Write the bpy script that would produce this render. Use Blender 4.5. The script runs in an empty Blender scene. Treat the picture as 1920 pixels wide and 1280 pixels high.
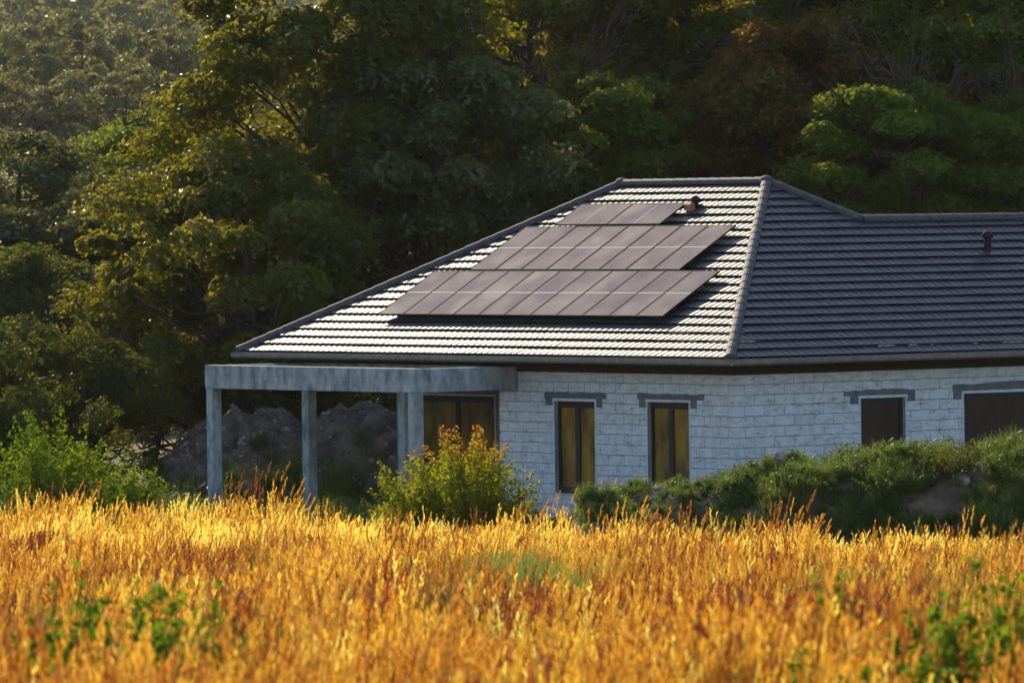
import bpy, math, random
import numpy as np
from mathutils import Matrix, Vector
S = bpy.context.scene
COL = S.collection
R = math.radians
# ------------------------------------------------------------------ camera numbers
FPX, TAU, ROLL, ZC = 13044.5, 0.019527, 0.012773, 6.9004
AL, XC, YC, W, PITCH, Q, F, ZE = 0.913373, 5.00844, 160.0, 13.8333, 0.532325, 1.62607, 19.5, 3.3
SUN_AZ, SUN_EL = R(17.5), R(27.5)          # sun stands behind the house, this far left of the view
CAM_M = Matrix.Translation((0, 0, ZC)) @ Matrix.Rotation(math.pi/2 - TAU, 4, 'X') @ Matrix.Rotation(-ROLL, 4, 'Z')

def ray(px, py):
    d = CAM_M.to_3x3() @ Vector(((px-960)/FPX, (640-py)/FPX, -1.0))
    return Vector((0, 0, ZC)), d
def at(px, py, Y):
    o, d = ray(px, py)
    return o + d*(Y/d.y)
def on_plane(px, py, p0, n):
    o, d = ray(px, py)
    return o + d*((Vector(p0)-o).dot(n)/d.dot(n))

HM = Matrix.Translation((XC, YC, 0)) @ Matrix.Rotation(-AL, 4, 'Z')   # house local: x = -u, y = v
CP, SP, TP = math.cos(PITCH), math.sin(PITCH), math.tan(PITCH)
def hw(u, v, z): return HM @ Vector((-u, v, z))

# ------------------------------------------------------------------ helpers
def tag(o, label=None, cat=None, group=None, kind=None):
    if label: o['label'] = label
    if cat: o['category'] = cat
    if group: o['group'] = group
    if kind: o['kind'] = kind
    return o
def empty(name, M=None):
    o = bpy.data.objects.new(name, None); o.empty_display_size = .3
    if M is not None: o.matrix_world = M
    COL.objects.link(o); return o
def link(name, me, mat=None, parent=None, smooth=False):
    o = bpy.data.objects.new(name, me)
    COL.objects.link(o)
    if mat and not me.materials: me.materials.append(mat)
    if smooth: me.polygons.foreach_set('use_smooth', [True]*len(me.polygons))
    if parent: o.parent = parent
    return o
class MB:
    def __init__(s): s.v = []; s.f = []
    def add(s, vs, fs):
        b = len(s.v); s.v += [tuple(p) for p in vs]; s.f += [tuple(b+i for i in f) for f in fs]
    def box(s, a, b):
        (x0, y0, z0), (x1, y1, z1) = a, b
        if x0 > x1: x0, x1 = x1, x0
        if y0 > y1: y0, y1 = y1, y0
        if z0 > z1: z0, z1 = z1, z0
        s.add([(x0,y0,z0),(x1,y0,z0),(x1,y1,z0),(x0,y1,z0),(x0,y0,z1),(x1,y0,z1),(x1,y1,z1),(x0,y1,z1)],
              [(0,3,2,1),(4,5,6,7),(0,1,5,4),(1,2,6,5),(2,3,7,6),(3,0,4,7)])
    def tube(s, pts, rads, n=6, cap=True):
        pts = [Vector(p) for p in pts]; rings = []
        for i, p in enumerate(pts):
            d = (pts[min(i+1, len(pts)-1)] - pts[max(i-1, 0)]).normalized()
            a = d.orthogonal().normalized() if i == 0 else (rings[-1][1] - d*rings[-1][1].dot(d)).normalized()
            b = d.cross(a)
            rings.append(([p + (a*math.cos(t)+b*math.sin(t))*rads[i] for t in [2*math.pi*k/n for k in range(n)]], a))
        vs = [q for r in rings for q in r[0]]; fs = []
        for i in range(len(pts)-1):
            for k in range(n):
                fs.append((i*n+k, i*n+(k+1) % n, (i+1)*n+(k+1) % n, (i+1)*n+k))
        if cap: fs.append(tuple(range((len(pts)-1)*n, len(pts)*n))); fs.append(tuple(reversed(range(n))))
        s.add(vs, fs)
    def mesh(s, name):
        me = bpy.data.meshes.new(name); me.from_pydata(s.v, [], s.f); me.update(); return me
    def build(s, name, mat, parent=None, bevel=0, smooth=False):
        o = link(name, s.mesh(name), mat, parent, smooth)
        if bevel:
            m = o.modifiers.new('bevel', 'BEVEL'); m.width = bevel; m.segments = 2; m.limit_method = 'ANGLE'
        return o
def np_mesh(name, verts, quads, attrs=None):
    me = bpy.data.meshes.new(name); n = len(quads); k = quads.shape[1]
    me.vertices.add(len(verts)); me.vertices.foreach_set('co', verts.astype(np.float32).ravel())
    me.loops.add(n*k); me.loops.foreach_set('vertex_index', quads.astype(np.int32).ravel())
    me.polygons.add(n); me.polygons.foreach_set('loop_start', np.arange(0, n*k, k, dtype=np.int32))
    try: me.polygons.foreach_set('loop_total', np.full(n, k, dtype=np.int32))
    except Exception: pass
    for a, d in (attrs or {}).items():
        at_ = me.attributes.new(a, 'FLOAT', 'POINT'); at_.data.foreach_set('value', d.astype(np.float32))
    me.update(calc_edges=True); me.validate(); return me

# ------------------------------------------------------------------ value noise (numpy)
def _h(ix, iy, s):
    n = (ix.astype(np.int64)*374761393 + iy.astype(np.int64)*668265263 + s*974711) & 0x7fffffff
    n = ((n ^ (n >> 13))*1274126177) & 0x7fffffff
    return ((n ^ (n >> 16)) & 0xffff)/65535.0
def noise2(x, y, s=0):
    x = np.asarray(x, float); y = np.asarray(y, float)
    ix = np.floor(x); iy = np.floor(y); fx = x-ix; fy = y-iy
    fx = fx*fx*(3-2*fx); fy = fy*fy*(3-2*fy)
    a, b, c, d = _h(ix, iy, s), _h(ix+1, iy, s), _h(ix, iy+1, s), _h(ix+1, iy+1, s)
    return (a*(1-fx)+b*fx)*(1-fy)+(c*(1-fx)+d*fx)*fy
def fbm(x, y, s=0, o=4):
    t = 0; a = .5
    for i in range(o):
        t = t + a*noise2(np.asarray(x)*2**i, np.asarray(y)*2**i, s+i*17); a *= .5
    return t

# ------------------------------------------------------------------ materials
def mat(name):
    m = bpy.data.materials.new(name); m.use_nodes = True; nt = m.node_tree; nt.nodes.clear()
    return m, nt, nt.nodes, nt.links
def nd(ns, t, **kw):
    n = ns.new(t)
    for k, v in kw.items(): setattr(n, k, v)
    return n
def ramp(ns, stops):
    r = ns.new('ShaderNodeValToRGB'); e = r.color_ramp.elements
    e[0].position, e[0].color = stops[0][0], (*stops[0][1], 1)
    e[1].position, e[1].color = stops[-1][0], (*stops[-1][1], 1)
    for p, c in stops[1:-1]:
        q = e.new(p); q.color = (*c, 1)
    return r
def surf(name, c1, c2, scale=3, rough=.8, bump=.3, bscale=25, spec=.3, stretch=(1, 1, 1), metallic=0, detail=6, contrast=(.35, .65), boards=False):
    m, nt, ns, ls = mat(name)
    out = nd(ns, 'ShaderNodeOutputMaterial'); b = nd(ns, 'ShaderNodeBsdfPrincipled')
    tc = nd(ns, 'ShaderNodeTexCoord'); mp = nd(ns, 'ShaderNodeMapping'); mp.inputs['Scale'].default_value = stretch
    n1 = nd(ns, 'ShaderNodeTexNoise'); n1.inputs['Scale'].default_value = scale; n1.inputs['Detail'].default_value = detail
    n1.inputs['Roughness'].default_value = .65
    rp = ramp(ns, [(contrast[0], c1), (contrast[1], c2)])
    n2 = nd(ns, 'ShaderNodeTexNoise'); n2.inputs['Scale'].default_value = bscale; n2.inputs['Detail'].default_value = 5
    bp = nd(ns, 'ShaderNodeBump'); bp.inputs['Strength'].default_value = bump; bp.inputs['Distance'].default_value = .02
    ls.new(tc.outputs['Object'], mp.inputs[0]); ls.new(mp.outputs[0], n1.inputs['Vector']); ls.new(mp.outputs[0], n2.inputs['Vector'])
    ls.new(n1.outputs['Fac'], rp.inputs[0]); ls.new(rp.outputs[0], b.inputs['Base Color'])
    if boards:
        sx = nd(ns, 'ShaderNodeSeparateXYZ'); ls.new(tc.outputs['Object'], sx.inputs[0]); ad = nd(ns, 'ShaderNodeMath', operation='SUBTRACT'); ls.new(sx.outputs[1], ad.inputs[0]); ls.new(sx.outputs[0], ad.inputs[1])
        cx = nd(ns, 'ShaderNodeCombineXYZ'); ls.new(ad.outputs[0], cx.inputs[0]); ls.new(sx.outputs[2], cx.inputs[1])
        br = nd(ns, 'ShaderNodeTexBrick'); br.inputs['Scale'].default_value = 1; br.inputs['Brick Width'].default_value = 5.3; br.inputs['Row Height'].default_value = .31; br.inputs['Mortar Size'].default_value = .006; br.inputs['Mortar Smooth'].default_value = .4
        br.inputs['Color1'].default_value = (1.05, 1.04, 1.03, 1); br.inputs['Color2'].default_value = (.84, .87, .88, 1); br.inputs['Mortar'].default_value = (.72, .72, .72, 1); ls.new(cx.outputs[0], br.inputs['Vector'])
        mu = nd(ns, 'ShaderNodeMixRGB', blend_type='MULTIPLY'); mu.inputs[0].default_value = .8; ls.new(rp.outputs[0], mu.inputs[1]); ls.new(br.outputs[0], mu.inputs[2]); ls.new(mu.outputs[0], b.inputs['Base Color'])
    ls.new(n2.outputs['Fac'], bp.inputs['Height']); ls.new(bp.outputs[0], b.inputs['Normal'])
    b.inputs['Roughness'].default_value = rough; b.inputs['Specular IOR Level'].default_value = spec; b.inputs['Metallic'].default_value = metallic
    ls.new(b.outputs[0], out.inputs[0]); return m
def leafmat(name, cols, trans, tip=None, gloss=.07, tfac=.45, patch=.5, dk=1.0, grough=.36):
    """cols: ramp stops over a per-leaf random value; trans: light that passes through the leaf"""
    m, nt, ns, ls = mat(name)
    out = nd(ns, 'ShaderNodeOutputMaterial'); g = nd(ns, 'ShaderNodeNewGeometry')
    tc = nd(ns, 'ShaderNodeTexCoord'); n1 = nd(ns, 'ShaderNodeTexNoise'); n1.inputs['Scale'].default_value = patch; n1.inputs['Detail'].default_value = 3
    ls.new(tc.outputs['Object'], n1.inputs['Vector'])
    ma = nd(ns, 'ShaderNodeMath', operation='MULTIPLY_ADD'); ls.new(g.outputs['Random Per Island'], ma.inputs[0]); ma.inputs[1].default_value = .55
    mr = nd(ns, 'ShaderNodeMapRange'); mr.inputs[1].default_value = .3; mr.inputs[2].default_value = .7; mr.inputs[3].default_value = 0; mr.inputs[4].default_value = .45
    ls.new(n1.outputs['Fac'], mr.inputs[0]); ls.new(mr.outputs[0], ma.inputs[2])
    cols = [(p_, tuple(c_*dk for c_ in q_)) for p_, q_ in cols]
    rp = ramp(ns, cols); ls.new(ma.outputs[0], rp.inputs[0]); col = rp.outputs[0]
    rt = ramp(ns, [(0, tuple(c*.8 for c in trans)), (1, tuple(c*1.25 for c in trans))]); ls.new(ma.outputs[0], rt.inputs[0]); tcol = rt.outputs[0]
    if tip:
        a = nd(ns, 'ShaderNodeAttribute', attribute_name='tip')
        mx = nd(ns, 'ShaderNodeMixRGB'); ls.new(a.outputs['Fac'], mx.inputs[0]); ls.new(col, mx.inputs[1]); mx.inputs[2].default_value = (*tip, 1); col = mx.outputs[0]
        mx = nd(ns, 'ShaderNodeMixRGB'); ls.new(a.outputs['Fac'], mx.inputs[0]); ls.new(tcol, mx.inputs[1]); mx.inputs[2].default_value = (*[min(1, c*1.5) for c in tip], 1); tcol = mx.outputs[0]
    d = nd(ns, 'ShaderNodeBsdfDiffuse'); ls.new(col, d.inputs[0])
    t = nd(ns, 'ShaderNodeBsdfTranslucent'); ls.new(tcol, t.inputs[0])
    m1 = nd(ns, 'ShaderNodeMixShader'); m1.inputs[0].default_value = tfac; ls.new(d.outputs[0], m1.inputs[1]); ls.new(t.outputs[0], m1.inputs[2])
    gl = nd(ns, 'ShaderNodeBsdfGlossy'); gl.inputs['Roughness'].default_value = grough; gl.inputs[0].default_value = (.9, .95, 1, 1)
    m2 = nd(ns, 'ShaderNodeMixShader'); m2.inputs[0].default_value = gloss; ls.new(m1.outputs[0], m2.inputs[1]); ls.new(gl.outputs[0], m2.inputs[2])
    ls.new(m2.outputs[0], out.inputs[0]); return m
def grassmat(name, stem_c, head_c, green=.75):
    m, nt, ns, ls = mat(name)
    out = nd(ns, 'ShaderNodeOutputMaterial'); g = nd(ns, 'ShaderNodeNewGeometry')
    mp = nd(ns, 'ShaderNodeMapping'); mp.inputs['Scale'].default_value = (.5, .12, 0); ls.new(g.outputs['Position'], mp.inputs[0])
    n1 = nd(ns, 'ShaderNodeTexNoise'); n1.inputs['Scale'].default_value = 1; n1.inputs['Detail'].default_value = 4; ls.new(mp.outputs[0], n1.inputs['Vector'])
    oi = nd(ns, 'ShaderNodeObjectInfo')
    m0 = nd(ns, 'ShaderNodeMath', operation='MULTIPLY_ADD'); ls.new(g.outputs['Random Per Island'], m0.inputs[0]); m0.inputs[1].default_value = .3
    mo = nd(ns, 'ShaderNodeMath', operation='MULTIPLY'); ls.new(oi.outputs['Random'], mo.inputs[0]); mo.inputs[1].default_value = .4; ls.new(mo.outputs[0], m0.inputs[2])
    ma = nd(ns, 'ShaderNodeMath', operation='ADD'); ls.new(m0.outputs[0], ma.inputs[0])
    mr = nd(ns, 'ShaderNodeMapRange'); mr.inputs[1].default_value = .38; mr.inputs[2].default_value = .62; mr.inputs[3].default_value = -.08; mr.inputs[4].default_value = .38
    ls.new(n1.outputs['Fac'], mr.inputs[0]); ls.new(mr.outputs[0], ma.inputs[1])
    stem = ramp(ns, stem_c)
    head = ramp(ns, head_c)
    ls.new(ma.outputs[0], stem.inputs[0]); ls.new(ma.outputs[0], head.inputs[0])
    a = nd(ns, 'ShaderNodeAttribute', attribute_name='tip')
    mx = nd(ns, 'ShaderNodeMixRGB'); ls.new(a.outputs['Fac'], mx.inputs[0]); ls.new(stem.outputs[0], mx.inputs[1]); ls.new(head.outputs[0], mx.inputs[2])
    # green tufts where the ground is damper
    mp2 = nd(ns, 'ShaderNodeMapping'); mp2.inputs['Scale'].default_value = (.33, .07, 0); mp2.inputs['Location'].default_value = (3.7, 8.1, 0); ls.new(g.outputs['Position'], mp2.inputs[0])
    n2 = nd(ns, 'ShaderNodeTexNoise'); n2.inputs['Scale'].default_value = 1; n2.inputs['Detail'].default_value = 5; ls.new(mp2.outputs[0], n2.inputs['Vector'])
    mr2 = nd(ns, 'ShaderNodeMapRange'); mr2.inputs[1].default_value = .56; mr2.inputs[2].default_value = .70; mr2.inputs[4].default_value = green
    ls.new(n2.outputs['Fac'], mr2.inputs[0])
    gx = nd(ns, 'ShaderNodeMixRGB'); ls.new(mr2.outputs[0], gx.inputs[0]); ls.new(mx.outputs[0], gx.inputs[1]); gx.inputs[2].default_value = (.11, .13, .015, 1)
    d = nd(ns, 'ShaderNodeBsdfDiffuse'); ls.new(gx.outputs[0], d.inputs[0])
    t = nd(ns, 'ShaderNodeBsdfTranslucent'); ls.new(gx.outputs[0], t.inputs[0])
    m1 = nd(ns, 'ShaderNodeMixShader'); m1.inputs[0].default_value = .55; ls.new(d.outputs[0], m1.inputs[1]); ls.new(t.outputs[0], m1.inputs[2])
    gl = nd(ns, 'ShaderNodeBsdfGlossy'); gl.inputs['Roughness'].default_value = .4; gl.inputs[0].default_value = (1, .9, .7, 1)
    m2 = nd(ns, 'ShaderNodeMixShader'); m2.inputs[0].default_value = .05; ls.new(m1.outputs[0], m2.inputs[1]); ls.new(gl.outputs[0], m2.inputs[2])
    ls.new(m2.outputs[0], out.inputs[0]); return m
def blockmat():
    m, nt, ns, ls = mat('painted_blockwork')
    out = nd(ns, 'ShaderNodeOutputMaterial'); b = nd(ns, 'ShaderNodeBsdfPrincipled'); tc = nd(ns, 'ShaderNodeTexCoord')
    sx = nd(ns, 'ShaderNodeSeparateXYZ'); ls.new(tc.outputs['Object'], sx.inputs[0])
    ad = nd(ns, 'ShaderNodeMath', operation='SUBTRACT'); ls.new(sx.outputs[1], ad.inputs[0]); ls.new(sx.outputs[0], ad.inputs[1])
    cx = nd(ns, 'ShaderNodeCombineXYZ'); ls.new(ad.outputs[0], cx.inputs[0]); ls.new(sx.outputs[2], cx.inputs[1])
    wn = nd(ns, 'ShaderNodeTexNoise'); wn.inputs['Scale'].default_value = 6; wn.inputs['Detail'].default_value = 3
    ls.new(cx.outputs[0], wn.inputs['Vector'])
    vm = nd(ns, 'ShaderNodeVectorMath', operation='MULTIPLY_ADD'); ls.new(wn.outputs['Color'], vm.inputs[0]); vm.inputs[1].default_value = (.07, .05, 0); ls.new(cx.outputs[0], vm.inputs[2])
    br = nd(ns, 'ShaderNodeTexBrick'); br.inputs['Scale'].default_value = 1; br.inputs['Brick Width'].default_value = .6; br.inputs['Row Height'].default_value = .245
    br.inputs['Mortar Size'].default_value = .012; br.inputs['Mortar Smooth'].default_value = .9; br.inputs['Bias'].default_value = .1
    br.inputs['Color1'].default_value = (.64, .65, .67, 1); br.inputs['Color2'].default_value = (.56, .57, .595, 1); br.inputs['Mortar'].default_value = (.33, .33, .35, 1)
    ls.new(vm.outputs[0], br.inputs['Vector'])
    n1 = nd(ns, 'ShaderNodeTexNoise'); n1.inputs['Scale'].default_value = 3.0; n1.inputs['Detail'].default_value = 9; n1.inputs['Roughness'].default_value = .78; ls.new(cx.outputs[0], n1.inputs['Vector'])
    st = ramp(ns, [(.30, (.46, .46, .46)), (.47, (.85, .85, .85)), (.66, (1, 1, 1))]); ls.new(n1.outputs['Fac'], st.inputs[0])
    mu = nd(ns, 'ShaderNodeMixRGB', blend_type='MULTIPLY'); mu.inputs[0].default_value = 1
    nf = nd(ns, 'ShaderNodeTexNoise'); nf.inputs['Scale'].default_value = 2.6; nf.inputs['Detail'].default_value = 5; ls.new(cx.outputs[0], nf.inputs['Vector'])
    fr = ramp(ns, [(.36, (.50, .50, .50)), (.52, (1, 1, 1))]); ls.new(nf.outputs['Fac'], fr.inputs[0])
    sm = nd(ns, 'ShaderNodeMixRGB'); ls.new(fr.outputs[0], sm.inputs[0]); ls.new(br.outputs[0], sm.inputs[1]); sm.inputs[2].default_value = (.60, .61, .63, 1); ls.new(sm.outputs[0], mu.inputs[1]); ls.new(st.outputs[0], mu.inputs[2])
    n3 = nd(ns, 'ShaderNodeTexNoise'); n3.inputs['Scale'].default_value = 3.4; n3.inputs['Detail'].default_value = 6; n3.inputs['Roughness'].default_value = .7
    m3 = nd(ns, 'ShaderNodeMapping'); m3.inputs['Scale'].default_value = (1, 3.2, 1); ls.new(cx.outputs[0], m3.inputs[0]); ls.new(m3.outputs[0], n3.inputs['Vector'])
    chip = ramp(ns, [(.33, (.30, .29, .29)), (.41, (.80, .80, .80)), (.52, (1, 1, 1))]); ls.new(n3.outputs['Fac'], chip.inputs[0])
    mu2 = nd(ns, 'ShaderNodeMixRGB', blend_type='MULTIPLY'); mu2.inputs[0].default_value = .8; ls.new(mu.outputs[0], mu2.inputs[1]); ls.new(chip.outputs[0], mu2.inputs[2])
    ls.new(mu2.outputs[0], b.inputs['Base Color']); b.inputs['Roughness'].default_value = .85; b.inputs['Specular IOR Level'].default_value = .2
    bp = nd(ns, 'ShaderNodeBump'); bp.inputs['Strength'].default_value = 1.0; bp.inputs['Distance'].default_value = .025
    mx = nd(ns, 'ShaderNodeMath', operation='MULTIPLY_ADD'); ls.new(br.outputs['Fac'], mx.inputs[0]); mx.inputs[1].default_value = -1; ls.new(n3.outputs['Fac'], mx.inputs[2])
    ls.new(mx.outputs[0], bp.inputs['Height']); ls.new(bp.outputs[0], b.inputs['Normal'])
    ls.new(b.outputs[0], out.inputs[0]); return m
def panelmat():
    m, nt, ns, ls = mat('solar_glass')
    out = nd(ns, 'ShaderNodeOutputMaterial'); b = nd(ns, 'ShaderNodeBsdfPrincipled'); tc = nd(ns, 'ShaderNodeTexCoord'); oi = nd(ns, 'ShaderNodeObjectInfo')
    n1 = nd(ns, 'ShaderNodeTexNoise'); n1.inputs['Scale'].default_value = 26; n1.inputs['Detail'].default_value = 3; ls.new(tc.outputs['Object'], n1.inputs['Vector'])
    r1 = ramp(ns, [(.3, (.070, .054, .074)), (.7, (.125, .098, .128))]); ls.new(n1.outputs['Fac'], r1.inputs[0]); ls.new(r1.outputs[0], b.inputs['Base Color'])
    n2 = nd(ns, 'ShaderNodeTexNoise'); n2.inputs['Scale'].default_value = 1.1; n2.inputs['Detail'].default_value = 2
    va = nd(ns, 'ShaderNodeVectorMath', operation='ADD'); ls.new(tc.outputs['Object'], va.inputs[0]); ls.new(oi.outputs['Location'], va.inputs[1]); ls.new(va.outputs[0], n2.inputs['Vector'])
    mr = nd(ns, 'ShaderNodeMapRange'); mr.inputs[1].default_value = .3; mr.inputs[2].default_value = .7; mr.inputs[3].default_value = .66; mr.inputs[4].default_value = .76
    ls.new(n2.outputs['Fac'], mr.inputs[0]); ls.new(mr.outputs[0], b.inputs['Roughness'])
    bp = nd(ns, 'ShaderNodeBump'); bp.inputs['Strength'].default_value = .25; bp.inputs['Distance'].default_value = .01
    n4 = nd(ns, 'ShaderNodeTexNoise'); n4.inputs['Scale'].default_value = 40; ls.new(tc.outputs['Object'], n4.inputs['Vector']); ls.new(n4.outputs['Fac'], bp.inputs['Height']); ls.new(bp.outputs[0], b.inputs['Normal'])
    b.inputs['Specular IOR Level'].default_value = .022
    ls.new(b.outputs[0], out.inputs[0]); return m
M = dict(
    block=blockmat(), straw=grassmat('straw', [(.1, (.035, .006, .002)), (.35, (.10, .020, .003)), (.6, (.24, .075, .006)), (.9, (.38, .19, .015))], [(.1, (.12, .022, .004)), (.33, (.34, .105, .007)), (.6, (.58, .27, .016)), (.88, (.76, .48, .045))]),
    red_straw=grassmat('red_straw', [(.1, (.05, .008, .004)), (.9, (.16, .03, .006))], [(.1, (.12, .018, .006)), (.9, (.30, .065, .010))], .2),
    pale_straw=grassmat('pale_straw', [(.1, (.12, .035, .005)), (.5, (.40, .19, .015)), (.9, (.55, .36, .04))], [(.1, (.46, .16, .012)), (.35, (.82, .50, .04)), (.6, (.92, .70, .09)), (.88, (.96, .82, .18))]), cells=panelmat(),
    tile=surf('roof_tile_metal', (.026, .022, .023), (.058, .050, .052), 3, .41, .12, 60, .2),
    cap=surf('ridge_metal', (.05, .048, .052), (.09, .087, .09), 7, .7, .1, 50, .12),
    gutter=surf('gutter_metal', (.10, .085, .075), (.17, .15, .135), 6, .5, .05, 40, .4),
    wood=surf('timber', (.022, .013, .005), (.055, .030, .011), 6, .8, .3, 30, .2, (1, 8, 8)),
    concrete=surf('concrete', (.13, .145, .145), (.38, .39, .385), 3.6, .85, .6, 20, .2, (1, 1, .5), detail=9, boards=True),
    lintel=surf('grey_mortar', (.085, .085, .095), (.15, .15, .16), 5, .9, .5, 30, .1),
    trim=surf('pale_reveal', (.42, .42, .43), (.58, .58, .58), 6, .8, .3, 30, .2),
    frame=surf('dark_frame', (.008, .006, .005), (.014, .011, .009), 6, .6, .05, 30, .3),
    amber=surf('amber_reflection_pane', (.045, .018, .001), (.27, .145, .004), 1.5, .45, .03, 3, .2, (1.4, 1.4, .5)),  # reflection of sunlit golden growth painted into the pane colour
    brown=surf('dark_reflection_pane', (.015, .006, .003), (.04, .016, .007), 2.2, .5, .03, 3, .2),  # same glass, its darker reflection painted into the colour
    black=surf('black_frame', (.007, .007, .008), (.012, .012, .014), 6, .8, .02, 30, .04),
    white=surf('white_strip', (.17, .16, .17), (.24, .23, .24), 6, .7, .02, 30, .1),
    clay=surf('clay_red', (.30, .10, .06), (.42, .17, .10), 9, .7, .3, 30, .2),
    rubber=surf('dark_plastic', (.015, .014, .016), (.03, .03, .032), 6, .8, .05, 30, .1),
    soil=surf('soil', (.042, .028, .019), (.17, .115, .08), 2.4, .95, 1.0, 9, .1, detail=9),
    rock=surf('stone', (.14, .12, .105), (.38, .34, .31), 4, .85, .8, 14, .2, detail=8),
    clod=surf('soil_clod', (.06, .04, .028), (.20, .14, .105), 3, .95, .8, 14, .1),
    ground=surf('ground_soil', (.05, .05, .012), (.14, .10, .02), .7, .95, .8, 8, .1),
    bark=surf('bark', (.035, .022, .014), (.085, .055, .035), 4, .9, .8, 20, .1, (1, 1, .2)),
    recess_shade=surf('shaded_recess_wall', (.15, .135, .12), (.24, .22, .20), 2, .9, .4, 20, .1),  # terrace wall with the shade of the recess put into its colour
)
G1, G2, G3 = (.022, .034, .008), (.040, .060, .013), (.062, .085, .018)
M['golden'] = leafmat('oak_leaf', [(0, (.032, .040, .004)), (.5, (.052, .064, .006)), (1, (.085, .092, .009))], (.33, .28, .012), gloss=.016, grough=.33, tfac=.36, dk=0.95)
M['hillleaf'] = leafmat('hill_leaf', [(0, (.075, .075, .012)), (.5, (.11, .11, .018)), (1, (.16, .15, .03))], (.30, .27, .05), gloss=.03, tfac=.4, dk=.85)
M['greyleaf'] = leafmat('grey_leaf', [(0, (.055, .060, .020)), (.5, (.085, .092, .032)), (1, (.13, .135, .05))], (.20, .19, .03), gloss=.016, grough=.33, tfac=.38, dk=1.0)
M['olive'] = leafmat('olive_leaf', [(0, (.080, .028, .006)), (.2, (.046, .046, .006)), (.6, (.066, .074, .008)), (1, (.10, .11, .012))], (.36, .29, .012), gloss=.016, grough=.33, tfac=.42, dk=1.05)
M['deep'] = leafmat('maple_leaf', [(0, (.19, .050, .008)), (.17, (.050, .050, .005)), (.6, (.062, .088, .008)), (1, (.085, .125, .012))], (.26, .28, .012), gloss=.013, tfac=.38, dk=1.15)
M['russet'] = leafmat('russet_leaf', [(0, (.22, .050, .010)), (.4, (.11, .040, .008)), (.6, (.050, .064, .008)), (1, (.065, .09, .011))], (.36, .18, .015), gloss=.013, tfac=.38, dk=1.15)
M['mid'] = leafmat('ash_leaf', [(0, (.055, .07, .006)), (.5, (.078, .118, .009)), (1, (.11, .16, .012))], (.28, .32, .014), gloss=.013, tfac=.4, dk=.85)
M['bright'] = leafmat('young_leaf', [(0, (.035, .065, .004)), (.5, (.060, .105, .006)), (1, (.11, .16, .008))], (.22, .30, .008), gloss=.006, tfac=.45)
M['dusk'] = leafmat('bush_leaf', [(0, (.034, .040, .005)), (.5, (.052, .062, .007)), (1, (.075, .088, .010))], (.18, .18, .012), gloss=.013, tfac=.35, dk=0.85)
M['shrub'] = leafmat('shrub_leaf', [(0, (.045, .07, .004)), (.5, (.08, .11, .006)), (1, (.17, .18, .010))], (.34, .34, .010), tip=(.46, .16, .015), gloss=.008, tfac=.5)
M['weed'] = leafmat('weed_leaf', [(0, (.030, .045, .010)), (.5, (.05, .085, .012)), (1, (.085, .13, .018))], (.14, .20, .02), gloss=.015, tfac=.4, patch=.3)
M['pale'] = leafmat('pale_seed', [(0, (.35, .30, .30)), (1, (.6, .5, .5))], (.5, .45, .42), gloss=.03, tfac=.4)
M['greengrass'] = leafmat('green_grass', [(0, (.05, .075, .010)), (.6, (.09, .12, .012)), (1, (.18, .17, .02))], (.20, .24, .02), gloss=.04, tfac=.45, patch=1.)
M['field'] = leafmat('field_weed_leaf', [(0, (.04, .07, .006)), (.5, (.07, .115, .008)), (1, (.13, .18, .012))], (.18, .26, .012), gloss=.003, tfac=.4)

# ------------------------------------------------------------------ ground
GY = [-80, 0, 45, 90, 148, 156, 200, 260, 450, 700, 900, 1400, 1800, 2500]
GZ = [5.9, 5.0, 2.8, 1.0, -1.12, -.85, -.45, .3, 2.5, 11, 17, 34, 52, 112]
def gh(x, y):
    x = np.asarray(x, float); y = np.asarray(y, float)
    z = np.interp(y, GY, GZ)
    til = np.clip(y/148, 0, 1)*np.clip((160-y)/12, 0, 1)
    z = z - .028*np.clip(x, -25, 25)*til
    far = np.clip((y-230)/300, 0, 1)
    z = z + far*(fbm(x/70., y/70., 3)-.5)*9
    return z + (fbm(x/3., y/3., 5)-.45)*.18*np.clip((y-20)/30, 0, 1)
def sheet(name, xs, ys, zf, material, parent=None):
    X, Y = np.meshgrid(xs, ys); Z = zf(X, Y)
    v = np.stack([X, Y, Z], -1).reshape(-1, 3); nx = len(xs); ny = len(ys)
    i = (np.arange(ny-1)[:, None]*nx+np.arange(nx-1)[None, :]).ravel()
    me = np_mesh(name, v, np.stack([i, i+1, i+nx+1, i+nx], -1))
    return link(name, me, material, parent, True)
xs = np.unique(np.concatenate([np.linspace(-700, -60, 40), np.linspace(-60, 60, 161), np.linspace(60, 700, 40)]))
ys = np.unique(np.concatenate([np.linspace(-80, 210, 240), np.linspace(210, 2500, 170)]))
tag(sheet('ground', xs, ys, gh, M['ground']), kind='structure')

# ------------------------------------------------------------------ leaves, crowns, bushes
def leaf_mesh(name, c, nrm, size, rng, aspect=.55, tip=None, fold=.25):
    n = len(c); nrm = nrm/np.linalg.norm(nrm, axis=1, keepdims=True)
    a = rng.normal(size=(n, 3)); a -= nrm*(a*nrm).sum(1, keepdims=True); a /= np.linalg.norm(a, axis=1, keepdims=True)
    b = np.cross(nrm, a); s = size[:, None]
    p0 = c - a*s*.5; p2 = c + a*s*.5 - nrm*s*.12
    p1 = c + b*s*.5*aspect + nrm*s*fold*.5 - a*s*.05; p3 = c - b*s*.5*aspect + nrm*s*fold*.5 - a*s*.05
    v = np.stack([p0, p1, p2, p3], 1).reshape(-1, 3)
    q = np.arange(4*n).reshape(n, 4)
    return np_mesh(name, v, q, {'tip': np.repeat(tip, 4)} if tip is not None else None)

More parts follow.
